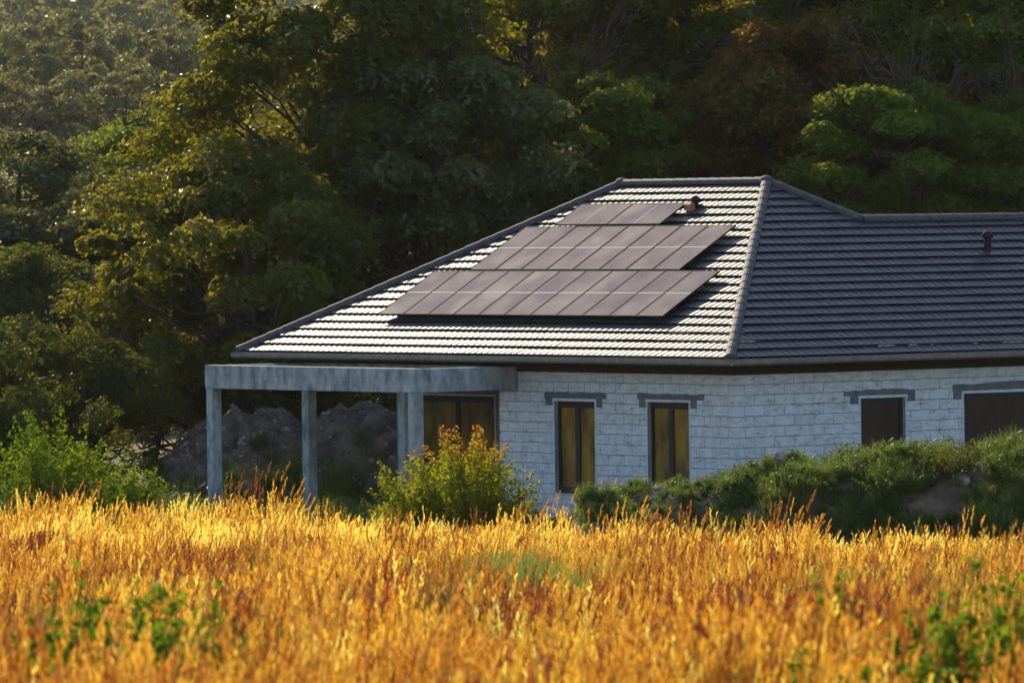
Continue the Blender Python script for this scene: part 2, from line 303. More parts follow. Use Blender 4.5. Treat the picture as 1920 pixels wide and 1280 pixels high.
def crown_data(seed, rx, rz, nclump, nleaf, lsize, cl=(.55, 1.0), low=-.75, flat=.55, lobes=7, hollow=.35, trunk_h=4.0, trunk_r=.25, inner=.25):
    """A crown about the origin at the crown's centre: clumps of leaves carried by limbs from a tapered trunk."""
    rng = np.random.default_rng(seed); rr = random.Random(seed)
    ld = rng.normal(size=(lobes, 3)); ld /= np.linalg.norm(ld, axis=1, keepdims=True); lw = rng.uniform(.0, .42, lobes)
    cs = []
    while len(cs) < nclump:
        d = rng.normal(size=3); d /= np.linalg.norm(d)
        if d[2] < low: continue
        f = .72 + (lw*np.clip(ld@d-.45, 0, 1)/.55).sum()
        r = rng.uniform(hollow, 1)**.55*f
        cs.append(np.array([d[0]*rx, d[1]*rx, d[2]*rz])*r)
    cs = np.array(cs); rad = rng.uniform(*cl, nclump)
    k = rng.integers(0, nclump, nleaf)
    d = rng.normal(size=(nleaf, 3)); d /= np.linalg.norm(d, axis=1, keepdims=True)
    d[:, 2] = np.where((d[:, 2] < 0) & (rng.random(nleaf) < .6), -d[:, 2], d[:, 2])
    rad_l = rad[k]*np.where(rng.random(nleaf) < inner, rng.uniform(.2, .8, nleaf), rng.uniform(.8, 1.08, nleaf))
    ragged = 1 + .38*np.sin(d[:, 0]*7+k)*np.cos(d[:, 1]*6+k*1.7)
    off = d*(rad_l*ragged)[:, None]; off[:, 2] *= flat
    # droop the clump's rim
    hd = np.hypot(off[:, 0], off[:, 1]); off[:, 2] -= .18*hd*hd/np.maximum(rad[k], .1)
    c = cs[k] + off
    nrm = d*.8 + np.array([0, 0, .55]) + rng.normal(size=(nleaf, 3))*.55
    size = lsize*rng.uniform(.65, 1.3, nleaf)
    mb = MB(); base = Vector((0, 0, -rz-trunk_h)); top = Vector((rr.uniform(-.3, .3), rr.uniform(-.3, .3), rz*.55))
    def axis(t): 
        p = base.lerp(top, t); p.x += .25*math.sin(t*5+seed); p.y += .2*math.cos(t*4+seed); return p
    tt = [i/9 for i in range(10)]
    mb.tube([axis(t) for t in tt], [trunk_r*(1.25 if t == 0 else 1)*(1-.85*t) for t in tt], 9)
    h = rz+trunk_h+rz*.55
    for i in rng.permutation(nclump)[:min(nclump, 70)]:
        p = Vector(cs[i]); t = min(.95, max(.25, (p.z-base.z)/h - .14*rr.uniform(.5, 1.4)))
        a = axis(t); m = a.lerp(p, .5) + Vector((0, 0, -.12*(p-a).length)); r0 = trunk_r*.42*(1-.7*t)
        mb.tube([a, a.lerp(m, .6), m, m.lerp(p, .6)+Vector((rr.uniform(-.15, .15), rr.uniform(-.15, .15), .08)), p], [r0, r0*.8, r0*.6, r0*.4, .008], 5, False)
        for _ in range(3):
            e = p + Vector((rr.gauss(0, .5), rr.gauss(0, .5), rr.gauss(.1, .3)))*rad[i]
            mb.tube([m.lerp(p, .7), m.lerp(p, .9).lerp(e, .4), e], [r0*.3, .012, .005], 4, False)
    return leaf_mesh('crown_leaves', c, nrm, size, rng), mb.mesh('trunk_wood')

CROWN = {}
def tree_mesh(key, **kw):
    if key not in CROWN: CROWN[key] = crown_data(**kw)
    return CROWN[key]
VAR = {
    'a': dict(seed=11, rx=4.1, rz=4.6, nclump=125, nleaf=80000, lsize=.185, cl=(.6, 1.15), low=-.95, flat=.5, trunk_h=3.2, lobes=9, hollow=.45),
    'b': dict(seed=27, rx=3.8, rz=3.5, nclump=120, nleaf=76000, lsize=.18, cl=(.5, 1.05), flat=.52, low=-.95, trunk_h=1.2, lobes=9, hollow=.45),
    'c': dict(seed=35, rx=4.2, rz=4.8, nclump=135, nleaf=72000, lsize=.19, cl=(.5, 1.1), low=-.95, flat=.5, trunk_h=2.6, lobes=8, hollow=.3),
    'd': dict(seed=49, rx=3.5, rz=3.0, nclump=105, nleaf=62000, lsize=.175, cl=(.45, 1.0), low=-.95, trunk_h=1.6, flat=.5, lobes=8, hollow=.35),
    'e': dict(seed=58, rx=4.2, rz=3.9, nclump=150, nleaf=46000, lsize=.21, flat=.62, cl=(.55, 1.1), low=-.95, trunk_h=1.4, lobes=10, hollow=.4),
    'g': dict(seed=63, rx=4.4, rz=4.0, nclump=110, nleaf=20000, lsize=.36, cl=(.6, 1.2), low=-.95, trunk_h=1.5, lobes=10, hollow=.5),
    'k': dict(seed=71, rx=2.2, rz=1.7, nclump=70, nleaf=22000, lsize=.12, cl=(.35, .65), low=-.98, trunk_h=.2, trunk_r=.1, lobes=8, hollow=.4, flat=.7),
}
def tree(label, var, leafm, px, py, Y, sx, sz, rot, group='trees behind the house', name='leafy_tree', cat='tree', drop=True):
    cm, tm = tree_mesh(var, **VAR[var]); kw = VAR[var]
    p = at(px, py, Y); g = float(gh(p.x, Y))
    # the crown's centre stands at p; the trunk is stretched to reach the ground
    r = empty(name, Matrix.Translation((p.x, Y, g)) @ Matrix.Rotation(rot, 4, 'Z'))
    tag(r, label, cat, group)
    def part(nm, me, mt, M4):
        o = bpy.data.objects.new(nm, me); COL.objects.link(o)
        if not me.materials: me.materials.append(mt)
        o.material_slots[0].link = 'OBJECT'; o.material_slots[0].material = mt
        o.parent = r; o.matrix_local = M4
    zl = p.z-g; base = (kw['rz']+kw['trunk_h'])*sz
    part('crown', cm, M[leafm], Matrix.Translation((0, 0, zl)) @ Matrix.Diagonal((sx, sx, sz, 1)))
    zs = (zl+.25)/(kw['rz']+kw['trunk_h'])
    zs2 = max(zs, sz*.6)
    part('trunk', tm, M['bark'], Matrix.Translation((0, 0, zl)) @ Matrix.Diagonal((sx, sx, zs2, 1)))
    return r

def bush_data(seed, n, h, spread, per, lsize, lean=0., aspect=.5, tipstart=.75, arch=.25, thick=.008, hvar=.35, base=.3):
    rng = np.random.default_rng(seed); mb = MB(); C = []; N = []; T = []; Z = []
    for i in range(n):
        th = rng.uniform(0, 2*np.pi); rad = spread*np.sqrt(rng.uniform(0, 1))
        hh = h*(1-hvar*rng.random())*(1-.45*(rad/spread)**2)
        b = np.array([np.cos(th)*rad*base, np.sin(th)*rad*base, 0]); e = np.array([np.cos(th)*rad+lean*hh, np.sin(th)*rad, hh])
        m = (b+e)/2 + np.array([0, 0, arch*hh*.5]) - np.array([np.cos(th), np.sin(th), 0])*rad*.12
        ts = np.linspace(0, 1, 6); P = [(1-t)**2*b+2*t*(1-t)*m+t*t*e for t in ts]
        mb.tube(P, [thick*(1.05-.9*t) for t in ts], 4, False)
        t = rng.uniform(.22, 1.0, per); pp = ((1-t)**2)[:, None]*b+(2*t*(1-t))[:, None]*m+(t*t)[:, None]*e
        o = rng.normal(size=(per, 3)); o[:, 2] *= .5; o /= np.linalg.norm(o, axis=1, keepdims=True)
        rr_ = (lsize*.5+.10*h*.6*(1-t))*rng.uniform(.4, 1.1, per)
        C.append(pp+o*rr_[:, None]); N.append(o*.5+np.array([0, 0, .8])+rng.normal(size=(per, 3))*.5)
        T.append(np.clip((t-tipstart)/(1-tipstart), 0, 1)*(.4+.6*rng.random())*(hh > h*.72)); Z.append(lsize*rng.uniform(.6, 1.25, per)*(1-.35*t))
    C = np.concatenate(C); N = np.concatenate(N); T = np.concatenate(T); Z = np.concatenate(Z)
    return leaf_mesh('bush_leaves', C, N, Z, rng, aspect, T), mb.mesh('bush_stems')
BUSH = {}
def bush(name, label, cat, px, pyb, Y, leafm, key, scale=(1, 1, 1), rot=0, group=None, ground=True, zoff=0, **kw):
    if key not in BUSH: BUSH[key] = bush_data(**kw)
    lm, sm = BUSH[key]; p = at(px, pyb, Y)
    z = float(gh(p.x, Y)) if ground else p.z
    r = empty(name, Matrix.Translation((p.x, Y, z+zoff)) @ Matrix.Rotation(rot, 4, 'Z'))
    tag(r, label, cat, group)
    for nm, me, mt in (('leaves', lm, M[leafm]), ('stems', sm, M['bark'])):
        o = bpy.data.objects.new(nm, me); COL.objects.link(o)
        if not me.materials: me.materials.append(mt)
        o.material_slots[0].link = 'OBJECT'; o.material_slots[0].material = mt
        o.parent = r; o.scale = scale
    return r

# ------------------------------------------------------------------ scatter (stuff only)
def scatter(name, pts, rot, scl, idx, sources, kind='stuff'):
    c = bpy.data.collections.new(name+'_sources')
    for i, (me, mt) in enumerate(sources):
        if not me.materials: me.materials.append(mt)
        c.objects.link(bpy.data.objects.new('%s_source_%02d' % (name, i), me))
    me = bpy.data.meshes.new(name); me.vertices.add(len(pts)); me.vertices.foreach_set('co', np.asarray(pts, np.float32).ravel())
    a = me.attributes.new('rot', 'FLOAT_VECTOR', 'POINT'); a.data.foreach_set('vector', np.asarray(rot, np.float32).ravel())
    a = me.attributes.new('scl', 'FLOAT', 'POINT'); a.data.foreach_set('value', np.asarray(scl, np.float32))
    a = me.attributes.new('idx', 'INT', 'POINT'); a.data.foreach_set('value', np.asarray(idx, np.int32))
    o = link(name, me); tag(o, kind=kind)
    ng = bpy.data.node_groups.new(name+'_scatter', 'GeometryNodeTree')
    ng.interface.new_socket('Geometry', in_out='INPUT', socket_type='NodeSocketGeometry'); ng.interface.new_socket('Geometry', in_out='OUTPUT', socket_type='NodeSocketGeometry')
    n, l = ng.nodes, ng.links
    gi, go = n.new('NodeGroupInput'), n.new('NodeGroupOutput'); iop = n.new('GeometryNodeInstanceOnPoints'); ci = n.new('GeometryNodeCollectionInfo')
    ci.inputs['Collection'].default_value = c; ci.inputs['Separate Children'].default_value = True; ci.inputs['Reset Children'].default_value = True
    m2p = n.new('GeometryNodeMeshToPoints')
    def na(nm, dt):
        x = n.new('GeometryNodeInputNamedAttribute'); x.data_type = dt; x.inputs[0].default_value = nm; return [s for s in x.outputs if s.enabled and s.name == 'Attribute'][0]
    e2r = n.new('FunctionNodeEulerToRotation')
    l.new(gi.outputs[0], m2p.inputs[0]); l.new(m2p.outputs[0], iop.inputs['Points']); l.new(ci.outputs[0], iop.inputs['Instance'])
    iop.inputs['Pick Instance'].default_value = True
    l.new(na('idx', 'INT'), iop.inputs['Instance Index']); l.new(na('rot', 'FLOAT_VECTOR'), e2r.inputs[0]); l.new(e2r.outputs[0], iop.inputs['Rotation'])
    l.new(na('scl', 'FLOAT'), iop.inputs['Scale']); l.new(iop.outputs[0], go.inputs[0])
    md = o.modifiers.new('scatter', 'NODES'); md.node_group = ng
    return o

def ribbon(V, Fq, A, pts, wid, side, tip):
    b = len(V)
    for p, w in zip(pts, wid):
        V.append(p-side*w*.5); V.append(p+side*w*.5); A.extend([tip, tip])
    for i in range(len(pts)-1): Fq.append((b+2*i, b+2*i+1, b+2*i+3, b+2*i+2))
def tuft(seed, n=18, rad=.17, hmin=.40, hmax=1.0, lean=.14, heads=True):
    rng = np.random.default_rng(seed); V = []; Fq = []; A = []
    for i in range(n):
        th = rng.uniform(0, 6.283); r = rad*np.sqrt(rng.random()); b = np.array([np.cos(th)*r, np.sin(th)*r, -.05])
        h = rng.uniform(hmin, hmax); ln = np.array([rng.normal(lean, .10), rng.normal(0, .10), 0])*h
        def P(t): return b + np.array([0, 0, h*t]) + ln*t*t
        sd = rng.normal(size=3); sd[2] = 0; sd /= np.linalg.norm(sd)
        ribbon(V, Fq, A, [P(0), P(.5), P(1)], [.008, .006, .004], sd, .15)
        for k in range(2):                                  # blades
            t0 = rng.uniform(.05, .45); a = rng.uniform(0, 6.283); o = np.array([np.cos(a), np.sin(a), 0]); L = rng.uniform(.25, .5); p = P(t0)
            s2 = np.array([-o[1], o[0], 0])
            ribbon(V, Fq, A, [p, p+o*L*.25+np.array([0, 0, L*.6]), p+o*L*.6+np.array([0, 0, L*.78])], [.012, .011, .003], s2, .0)
        if heads and rng.random() < .62:                    # feathery head
            hl = rng.uniform(.20, .38); m = 15; dirn = (P(1.0)-P(.9)); dirn /= np.linalg.norm(dirn)
            for j in range(m):
                t = j/(m-1); a = rng.uniform(0, 6.283); o = np.array([np.cos(a), np.sin(a), 2.6]); o /= np.linalg.norm(o)
                p = P(1.0)+dirn*hl*(t-.55); L = .075*(1.15-.7*t); w = np.cross(o, rng.normal(size=3)); w /= np.linalg.norm(w)
                ribbon(V, Fq, A, [p, p+o*L*.55, p+o*L+dirn*.012], [.006, .018, .003], w, 1.)
    return np_mesh('grass_tuft', np.array(V), np.array(Fq), {'tip': np.array(A)})

# ================================================================== HOUSE
LR = W/2/CP
WW = W/2-Q
V_END = 30.0
house = tag(empty('bungalow', HM), 'unfinished white blockwork bungalow with dark hipped tile roof beyond the golden field', 'house')

def wall_mesh(mb, x0, x1, z0, z1, openings, place, th):
    """a wall of thickness th with rectangular holes; place(s, z, d) maps along-wall, height, depth to a point"""
    xsn = sorted({x0, x1, *[o[0] for o in openings], *[o[1] for o in openings]}); zsn = sorted({z0, z1, *[o[2] for o in openings], *[o[3] for o in openings]})
    def solid(i, j):
        if i < 0 or j < 0 or i >= len(xsn)-1 or j >= len(zsn)-1: return False
        cx, cz = (xsn[i]+xsn[i+1])/2, (zsn[j]+zsn[j+1])/2
        return not any(o[0] < cx < o[1] and o[2] < cz < o[3] for o in openings)
    for i in range(len(xsn)-1):
        for j in range(len(zsn)-1):
            if not solid(i, j): continue
            a, b, c, d = xsn[i], xsn[i+1], zsn[j], zsn[j+1]
            mb.add([place(a, c, 0), place(b, c, 0), place(b, d, 0), place(a, d, 0)], [(0, 1, 2, 3)])
            mb.add([place(a, c, th), place(b, c, th), place(b, d, th), place(a, d, th)], [(3, 2, 1, 0)])
            for (di, dj, p, q) in ((-1, 0, (a, c), (a, d)), (1, 0, (b, d), (b, c)), (0, -1, (b, c), (a, c)), (0, 1, (a, d), (b, d))):
                if not solid(i+di, j+dj): mb.add([place(*p, 0), place(*q, 0), place(*q, th), place(*p, th)], [(0, 1, 2, 3)])
O = .9; ZT = 2.98; ZB = -.6; UL = 9.9; VREC = 4.1; U_END = F-O
front = lambda s, z, d: (-s, O+d, z)
right = lambda s, z, d: (-(O+d), s, z)
rec = lambda s, z, d: (-s, VREC+d, z)
fo = [(6.17, 7.73, .0, 2.21), (2.62, 4.17, .0, 2.24)]
ro = [(4.70, 6.09, .75, 2.26), (7.93, 12.3, .6, 2.29)]
eo = [(14.25, 17.55, .0, 2.13)]
mb = MB(); wall_mesh(mb, O, UL, ZB, ZT, fo, front, .3); mb.build('wall', M['block'], house)
mb = MB(); wall_mesh(mb, O+.3, V_END-O, ZB, ZT, ro, right, .3); mb.build('wall', M['block'], house)
mb = MB(); wall_mesh(mb, UL-.3, 18.35, ZB, ZT, eo, rec, .3); mb.build('wall', M['recess_shade'], house)
mb = MB()
mb.box((-UL, O+.302, ZB), (-UL+.3, VREC-.002, ZT))                   # return wall of the terrace
mb.build('wall', M['block'], house); mb = MB()
mb.box((-18.35, VREC+.302, ZB), (-18.05, W-O, ZT)); mb.box((-18.048, W-O-.3, ZB), (-2*WW+O, W-O, ZT))
mb.box((-2*WW+O, W-O, ZB), (-2*WW+O+.3, V_END-O, ZT)); mb.box((-2*WW+O+.302, V_END-O-.3, ZB), (-O-.302, V_END-O, ZT))
mb.build('wall', M['block'], house)
# blockwork pier at the end of the recessed wall, floor slab, timber wall plate and soffit
mb = MB(); mb.box((-18.0, VREC-.06, 0), (-17.72, VREC-.003, ZT-.01)); mb.build('pier', M['block'], house)
mb = MB(); mb.box((-UL+.31, O+.31, -.5), (-O-.31, VREC+.0, -.02)); mb.box((-18.0, VREC+.31, -.5), (-O-.31, W-O-.31, -.02)); mb.build('floor_slab', M['concrete'], house)
mb = MB()
mb.box((-U_END, O-.035, ZT-.08), (-O+.035, O-.004, ZT+.14)); mb.box((-O+.004, O-.03, ZT-.08), (-O+.035, V_END-O, ZT+.14))
mb.build('wall_plate', M['wood'], house)
mb = MB(); mb.box((-F+.03, .03, 3.115), (-.03, W-.03, 3.15)); mb.box((-2*WW+.03, W-.02, 3.115), (-.03, V_END-.03, 3.15)); mb.build('soffit', M['wood'], house)

def tile_plane(mb, p0, a, up, T, lo, hi, course=.36, pitch=.23):
    a = np.array(a, float); up = np.array(up, float); n = np.cross(a, up); n *= np.sign(n[2]); p0 = np.array(p0, float)
    nk = int(math.ceil(T/course-1e-6))
    for k in range(nk):
        t0 = k*course; t1 = min(t0+course+.015, T); l0, h0 = lo(t0), hi(t0); l1, h1 = lo(t1), hi(t1)
        s = np.arange(math.floor(min(l0, l1)/pitch)*pitch, max(h0, h1)+pitch, pitch/5)
        w = .022*np.abs(np.sin(np.pi*s/pitch))**.8
        jit = .006*(noise2(np.floor(s/1.15), np.full_like(s, k), 9)-.5)
        s0 = np.clip(s, l0, h0); s1 = np.clip(s, l1, h1); sm = np.clip(s, *(lambda f: (l0+(l1-l0)*f, h0+(h1-h0)*f))(.12))
        P = lambda ss, t, h: p0+np.outer(ss, a)+up*t+np.outer(h, n)
        r0 = P(s0, t0+.07, np.full_like(s, -.012)); r1 = P(s0, t0, .048+w+jit); r2 = P(s1, t1, .002+w*.55+jit)
        m = len(s); base = len(mb.v)
        mb.v += [tuple(x) for x in np.concatenate([r0, r1, r2])]
        for i in range(m-1):
            if s0[i] < s0[i+1]: mb.f.append((base+i, base+i+1, base+m+i+1, base+m+i))
            if s0[i] < s0[i+1] or s1[i] < s1[i+1]: mb.f.append((base+m+i, base+m+i+1, base+2*m+i+1, base+2*m+i))
roof = MB()
tile_plane(roof, (-F, 0, ZE), (1, 0, 0), (0, CP, SP), LR, lambda t: t*CP, lambda t: F-t*CP)                               # towards the field
TK = WW/CP
tile_plane(roof, (0, 0, ZE), (0, 1, 0), (-CP, 0, SP), LR, lambda t: t*CP, lambda t: (V_END-t*CP) if t <= TK else W-t*CP)      # right side and wing
tile_plane(roof, (-F, 0, ZE), (0, 1, 0), (CP, 0, SP), LR, lambda t: t*CP, lambda t: W-t*CP)                               # left side
tile_plane(roof, (-F, W, ZE), (1, 0, 0), (0, -CP, SP), LR, lambda t: t*CP, lambda t: F-t*CP-max(0, (2*WW-2*t*CP)) if t*CP < WW else F-t*CP)
tile_plane(roof, (-2*WW, 0, ZE), (0, 1, 0), (CP, 0, SP), TK, lambda t: W-t*CP, lambda t: V_END-t*CP)                        # back of the wing
tile_plane(roof, (-2*WW, V_END, ZE), (1, 0, 0), (0, -CP, SP), TK, lambda t: t*CP, lambda t: 2*WW-t*CP)
roof_o = roof.build('roof', M['tile'], house)
HR = ZE+W/2*TP; HK = ZE+WW*TP
def cap_line(P, Qe, r=.112, seg=.42):
    P, Qe = Vector(P), Vector(Qe); d = Qe-P; L = d.length; d.normalize(); side = d.cross(Vector((0, 0, 1))).normalized(); upv = side.cross(d)
    m = MB(); n = int(L/seg)
    for i in range(n):
        a, b = P+d*(L*i/n), P+d*(L*(i+1)/n+.03)
        ring = lambda c, rr: [c+side*rr*1.15*math.cos(t)+upv*(rr*math.sin(t)+.03) for t in [math.pi*(-.12+1.24*k/8) for k in range(9)]]
        vs = ring(a, r*1.06)+ring(b, r*.95)
        m.add(vs, [(k, k+1, 10+k, 9+k) for k in range(8)]+[tuple(range(9))]+[tuple(range(17, 8, -1))])
    return m
h2 = W/2
cap_line((-(F-h2), h2, HR), (-h2, h2, HR)).build('ridge_cap', M['cap'], roof_o)
for a_, b_ in (((-F, 0, ZE), (-(F-h2), h2, HR)), ((0, 0, ZE), (-h2, h2, HR)), ((-WW, W/2+Q, HK), (-h2, h2, HR)), ((-F, W, ZE), (-(F-h2), h2, HR))):
    cap_line(a_, b_).build('hip_cap', M['cap'], roof_o)
cap_line((-WW, W/2+Q, HK), (-WW, V_END-WW, HK)).build('ridge_cap', M['cap'], roof_o)
for x_ in (-(F-h2), -h2):                                             # small end knobs where hips meet the ridge
    m = MB(); m.tube([(x_, h2, HR-.02), (x_, h2, HR+.12), (x_, h2, HR+.165), (x_, h2, HR+.18)], [.17, .15, .09, .02], 10); m.build('ridge_end', M['cap'], roof_o, smooth=True)
# gutters and downpipe-free fascia
def gutter(P, Qe, out):
    P, Qe, out = Vector(P), Vector(Qe), Vector(out); m = MB(); up = Vector((0, 0, 1)); prof = [(0.01, 0), (0.01, -.13), (.045, -.155), (.10, -.15), (.135, -.11), (.14, -.02), (.13, -.02), (.125, -.10)]
    vs = [e+out*o+up*z for e in (P, Qe) for o, z in prof]; n = len(prof)
    m.add(vs, [(i, i+1, n+i+1, n+i) for i in range(n-1)]+[tuple(range(n)), tuple(range(2*n-1, n-1, -1))]); return m
gz = ZE+.0
gutter((-F-.14, 0, gz), (.14, 0, gz), (0, -1, 0)).build('gutter', M['gutter'], roof_o)
gutter((0, .0, gz), (0, V_END, gz), (1, 0, 0)).build('gutter', M['gutter'], roof_o)
gutter((-F, 0, gz), (-F, W, gz), (-1, 0, 0)).build('gutter', M['gutter'], roof_o)
# windows: frame, mullion, panes, pale reveal, lintel patch
def window(place, o, panes, pm, sill=True):
    a, b, c, d = o; th = .06
    fr = MB()
    def bx(m, s0, s1, z0, z1, d0, d1):
        P, Q_ = place(s0, z0, d0), place(s1, z1, d1); m.box(P, Q_)
    D0, D1 = .10, .17
    bx(fr, a, a+.14, c, d, D0, D1); bx(fr, b-.10, b, c, d, D0, D1); bx(fr, a+.14, b-.10, d-.16, d, D0, D1); bx(fr, a+.14, b-.10, c, c+.16, D0, D1)
    w = (b-.10-a-.14)
    for k in range(1, panes):
        s = a+.14+w*k/panes; bx(fr, s-.085, s+.085, c+.16, d-.16, D0-.004, D1+.004)
    f = fr.build('window', M['frame'], house)
    g = MB(); 
    for k in range(panes):
        s0 = a+.14+w*k/panes+(.085 if k else 0); s1 = a+.14+w*(k+1)/panes-(.085 if k < panes-1 else 0)
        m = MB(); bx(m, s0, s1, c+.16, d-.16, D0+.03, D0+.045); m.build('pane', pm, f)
    tr = MB(); e = .035; pr = -.012
    bx(tr, a-e, a, c, d, pr, .09); bx(tr, b, b+e, c, d, pr, .09); bx(tr, a-e-.03, b+e+.03, d, d+.055, pr-.003, .09)
    tr.build('reveal', M['trim'], f)
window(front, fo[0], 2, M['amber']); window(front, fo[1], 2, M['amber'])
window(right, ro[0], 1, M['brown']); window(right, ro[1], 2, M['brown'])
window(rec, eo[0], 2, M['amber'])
def lintel(place, s0, s1, z0, z1, seed, lowl, lowr):
    """grey mortar patch over an opening, its ends stepped down"""
    rr = random.Random(seed); n = 16; top = [z1+rr.uniform(-.015, .02) for _ in range(n+1)]
    if seed > 2: top = [z1+.05*math.sin(k/n*math.pi)+rr.uniform(-.02, .02) for k in range(n+1)]
    m = MB(); d = -.006
    ss = [s0+(s1-s0)*k/n for k in range(n+1)]
    vs = [place(s, t, d) for s, t in zip(ss, top)]+[place(s, z0, d) for s in ss]+[place(s, t, .02) for s, t in zip(ss, top)]+[place(s, z0, .02) for s in ss]
    N_ = n+1
    m.add(vs, [(k, k+1, N_+k+1, N_+k) for k in range(n)]+[(k, k+1, 2*N_+k+1, 2*N_+k) for k in range(n)]+[(N_+k, N_+k+1, 3*N_+k+1, 3*N_+k) for k in range(n)]+[(0, N_, 3*N_, 2*N_), (n, N_+n, 3*N_+n, 2*N_+n)])
    m.box(place(lowl[0], z0, d), place(lowl[1], lowl[2], .02)); m.box(place(lowr[0], z0, d), place(lowr[1], lowr[2], .02))
    m.build('lintel', M['lintel'], house)
lintel(front, 5.72, 8.12, 2.275, 2.42, 1, (7.80, 8.08, 2.10), (5.88, 6.10, 2.08))
lintel(front, 2.05, 4.55, 2.30, 2.43, 2, (4.24, 4.48, 2.10), (2.33, 2.56, 2.10))
lintel(right, 4.18, 6.40, 2.325, 2.42, 3, (4.38, 4.63, 2.13), (6.16, 6.40, 2.16))
lintel(right, 7.58, 12.7, 2.355, 2.50, 4, (7.60, 7.86, 2.16), (12.36, 12.6, 2.16))
# roof vents
nF = HM.to_3x3() @ Vector((0, -SP, CP)); nR = HM.to_3x3() @ Vector((SP, 0, CP)); HI = HM.inverted()
p = HI @ on_plane(1296, 392, hw(0, 0, ZE+.05), nF)
m = MB(); m.tube([p+Vector((.02, .12, .0)), p+Vector((.02, .12, .20))], [.075, .075], 12); v_ = m.build('roof_vent', M['rubber'], roof_o, smooth=False)
m = MB(); m.tube([p+Vector((.02, .12, .16)), p+Vector((.02, .12, .21)), p+Vector((.02, .12, .29)), p+Vector((.02, .12, .33))], [.12, .135, .10, .03], 14); m.build('vent_cowl', M['rubber'], v_, smooth=True)
m = MB(); VS = .55
m.box(p+Vector((-.16, -.26, -.08))*VS, p+Vector((.26, .0, .2))*VS); m.add([p+Vector(q)*VS for q in ((-.2, -.3, .2), (.3, -.3, .2), (.3, .02, .2), (-.2, .02, .2), (-.1, -.14, .34), (.2, -.14, .34))], [(0, 1, 5, 4), (1, 2, 5), (2, 3, 4, 5), (3, 0, 4), (0, 3, 2, 1)]); m.build('vent_base', M['clay'], v_)
p = HI @ on_plane(1852, 468, hw(0, 0, ZE+.05), nR)
m = MB(); m.tube([p-Vector((0, 0, .05)), p+Vector((0, 0, .32))], [.085, .085], 12); v_ = m.build('roof_vent', M['rubber'], roof_o)
m = MB(); m.tube([p+Vector((0, 0, .28)), p+Vector((0, 0, .36)), p+Vector((0, 0, .44)), p+Vector((0, 0, .47))], [.13, .14, .10, .02], 14); m.build('vent_cowl', M['rubber'], v_, smooth=True)

# ------------------------------------------------------------------ solar panels
PWD, PLN, GAP = 1.00, 2.06, .17
def panel_proto(wd, ln, upright):
    fr = MB(); e = .028; h = .04
    fr.box((0, 0, 0), (wd, e, h)); fr.box((0, ln-e, 0), (wd, ln, h)); fr.box((0, e, 0), (e, ln-e, h)); fr.box((wd-e, e, 0), (wd, ln-e, h))
    gl = MB(); gl.box((e, e, .004), (wd-e, ln-e, h-.003))
    st = MB()
    if upright: st.box((e, ln/2-.02, h-.0025), (wd-e, ln/2+.02, h+.0005))
    else: st.box((wd/2-.016, e, h-.0025), (wd/2+.016, ln-e, h+.0005))
    br = [MB(), MB()]
    for b, y in zip(br, (.22*ln, .78*ln)):
        b.box((.02, y-.02, -.045), (wd-.02, y+.02, -.001)); b.box((wd*.3-.02, y-.018, -GAP-.05), (wd*.3+.02, y+.018, -.046))
    return [('frame', fr.mesh('frame'), M['black']), ('glass', gl.mesh('glass'), M['cells']), ('white_strip', st.mesh('white_strip'), M['white'])]+[('bracket', b.mesh('bracket'), M['gutter']) for b in br]
proto_up, proto_flat = panel_proto(PWD, PLN, True), panel_proto(PLN, PWD, False)
RX = HM.to_3x3() @ Vector((1, 0, 0)); RU = HM.to_3x3() @ Vector((0, CP, SP))
def put_panel(u, t, proto, label, group):
    o = hw(u, 0, ZE) + RU*t + nF*GAP
    Mx = Matrix((RX, RU, nF)).transposed().to_4x4(); Mx.translation = o
    r = empty('solar_panel', Mx); tag(r, label, 'solar panel', group)
    for nm, me, mt in proto:
        c = bpy.data.objects.new(nm, me); COL.objects.link(c); c.parent = r
        if not me.materials: me.materials.append(mt)
ORD = ['first', 'second', 'third', 'fourth', 'fifth', 'sixth', 'seventh', 'eighth', 'ninth', 'tenth', 'last']
pitch = 11.24/11
for i in range(11):
    put_panel(15.17-pitch*i, 1.52, proto_up, ('leftmost solar panel of the lowest row, nearest the roof eave' if i == 0 else 'rightmost solar panel of the lowest row, nearest the roof eave' if i == 10 else '%s solar panel from the left in the lowest row of eleven upright panels' % ORD[i]), 'solar panels on the roof')
pitch = 8.27/8
for i in range(8):
    put_panel(13.78-pitch*i, 3.63, proto_up, ('leftmost solar panel of the middle row of eight' if i == 0 else 'rightmost solar panel of the middle row, jutting past the lowest row' if i == 7 else '%s solar panel from the left in the middle row of eight upright panels' % ORD[i]), 'solar panels on the roof')
put_panel(12.70, 5.77, proto_flat, 'left one of the two sideways solar panels near the roof ridge', 'solar panels on the roof')
put_panel(12.70-2.085, 5.77, proto_flat, 'right one of the two sideways solar panels, beside the clay coloured roof vent', 'solar panels on the roof')

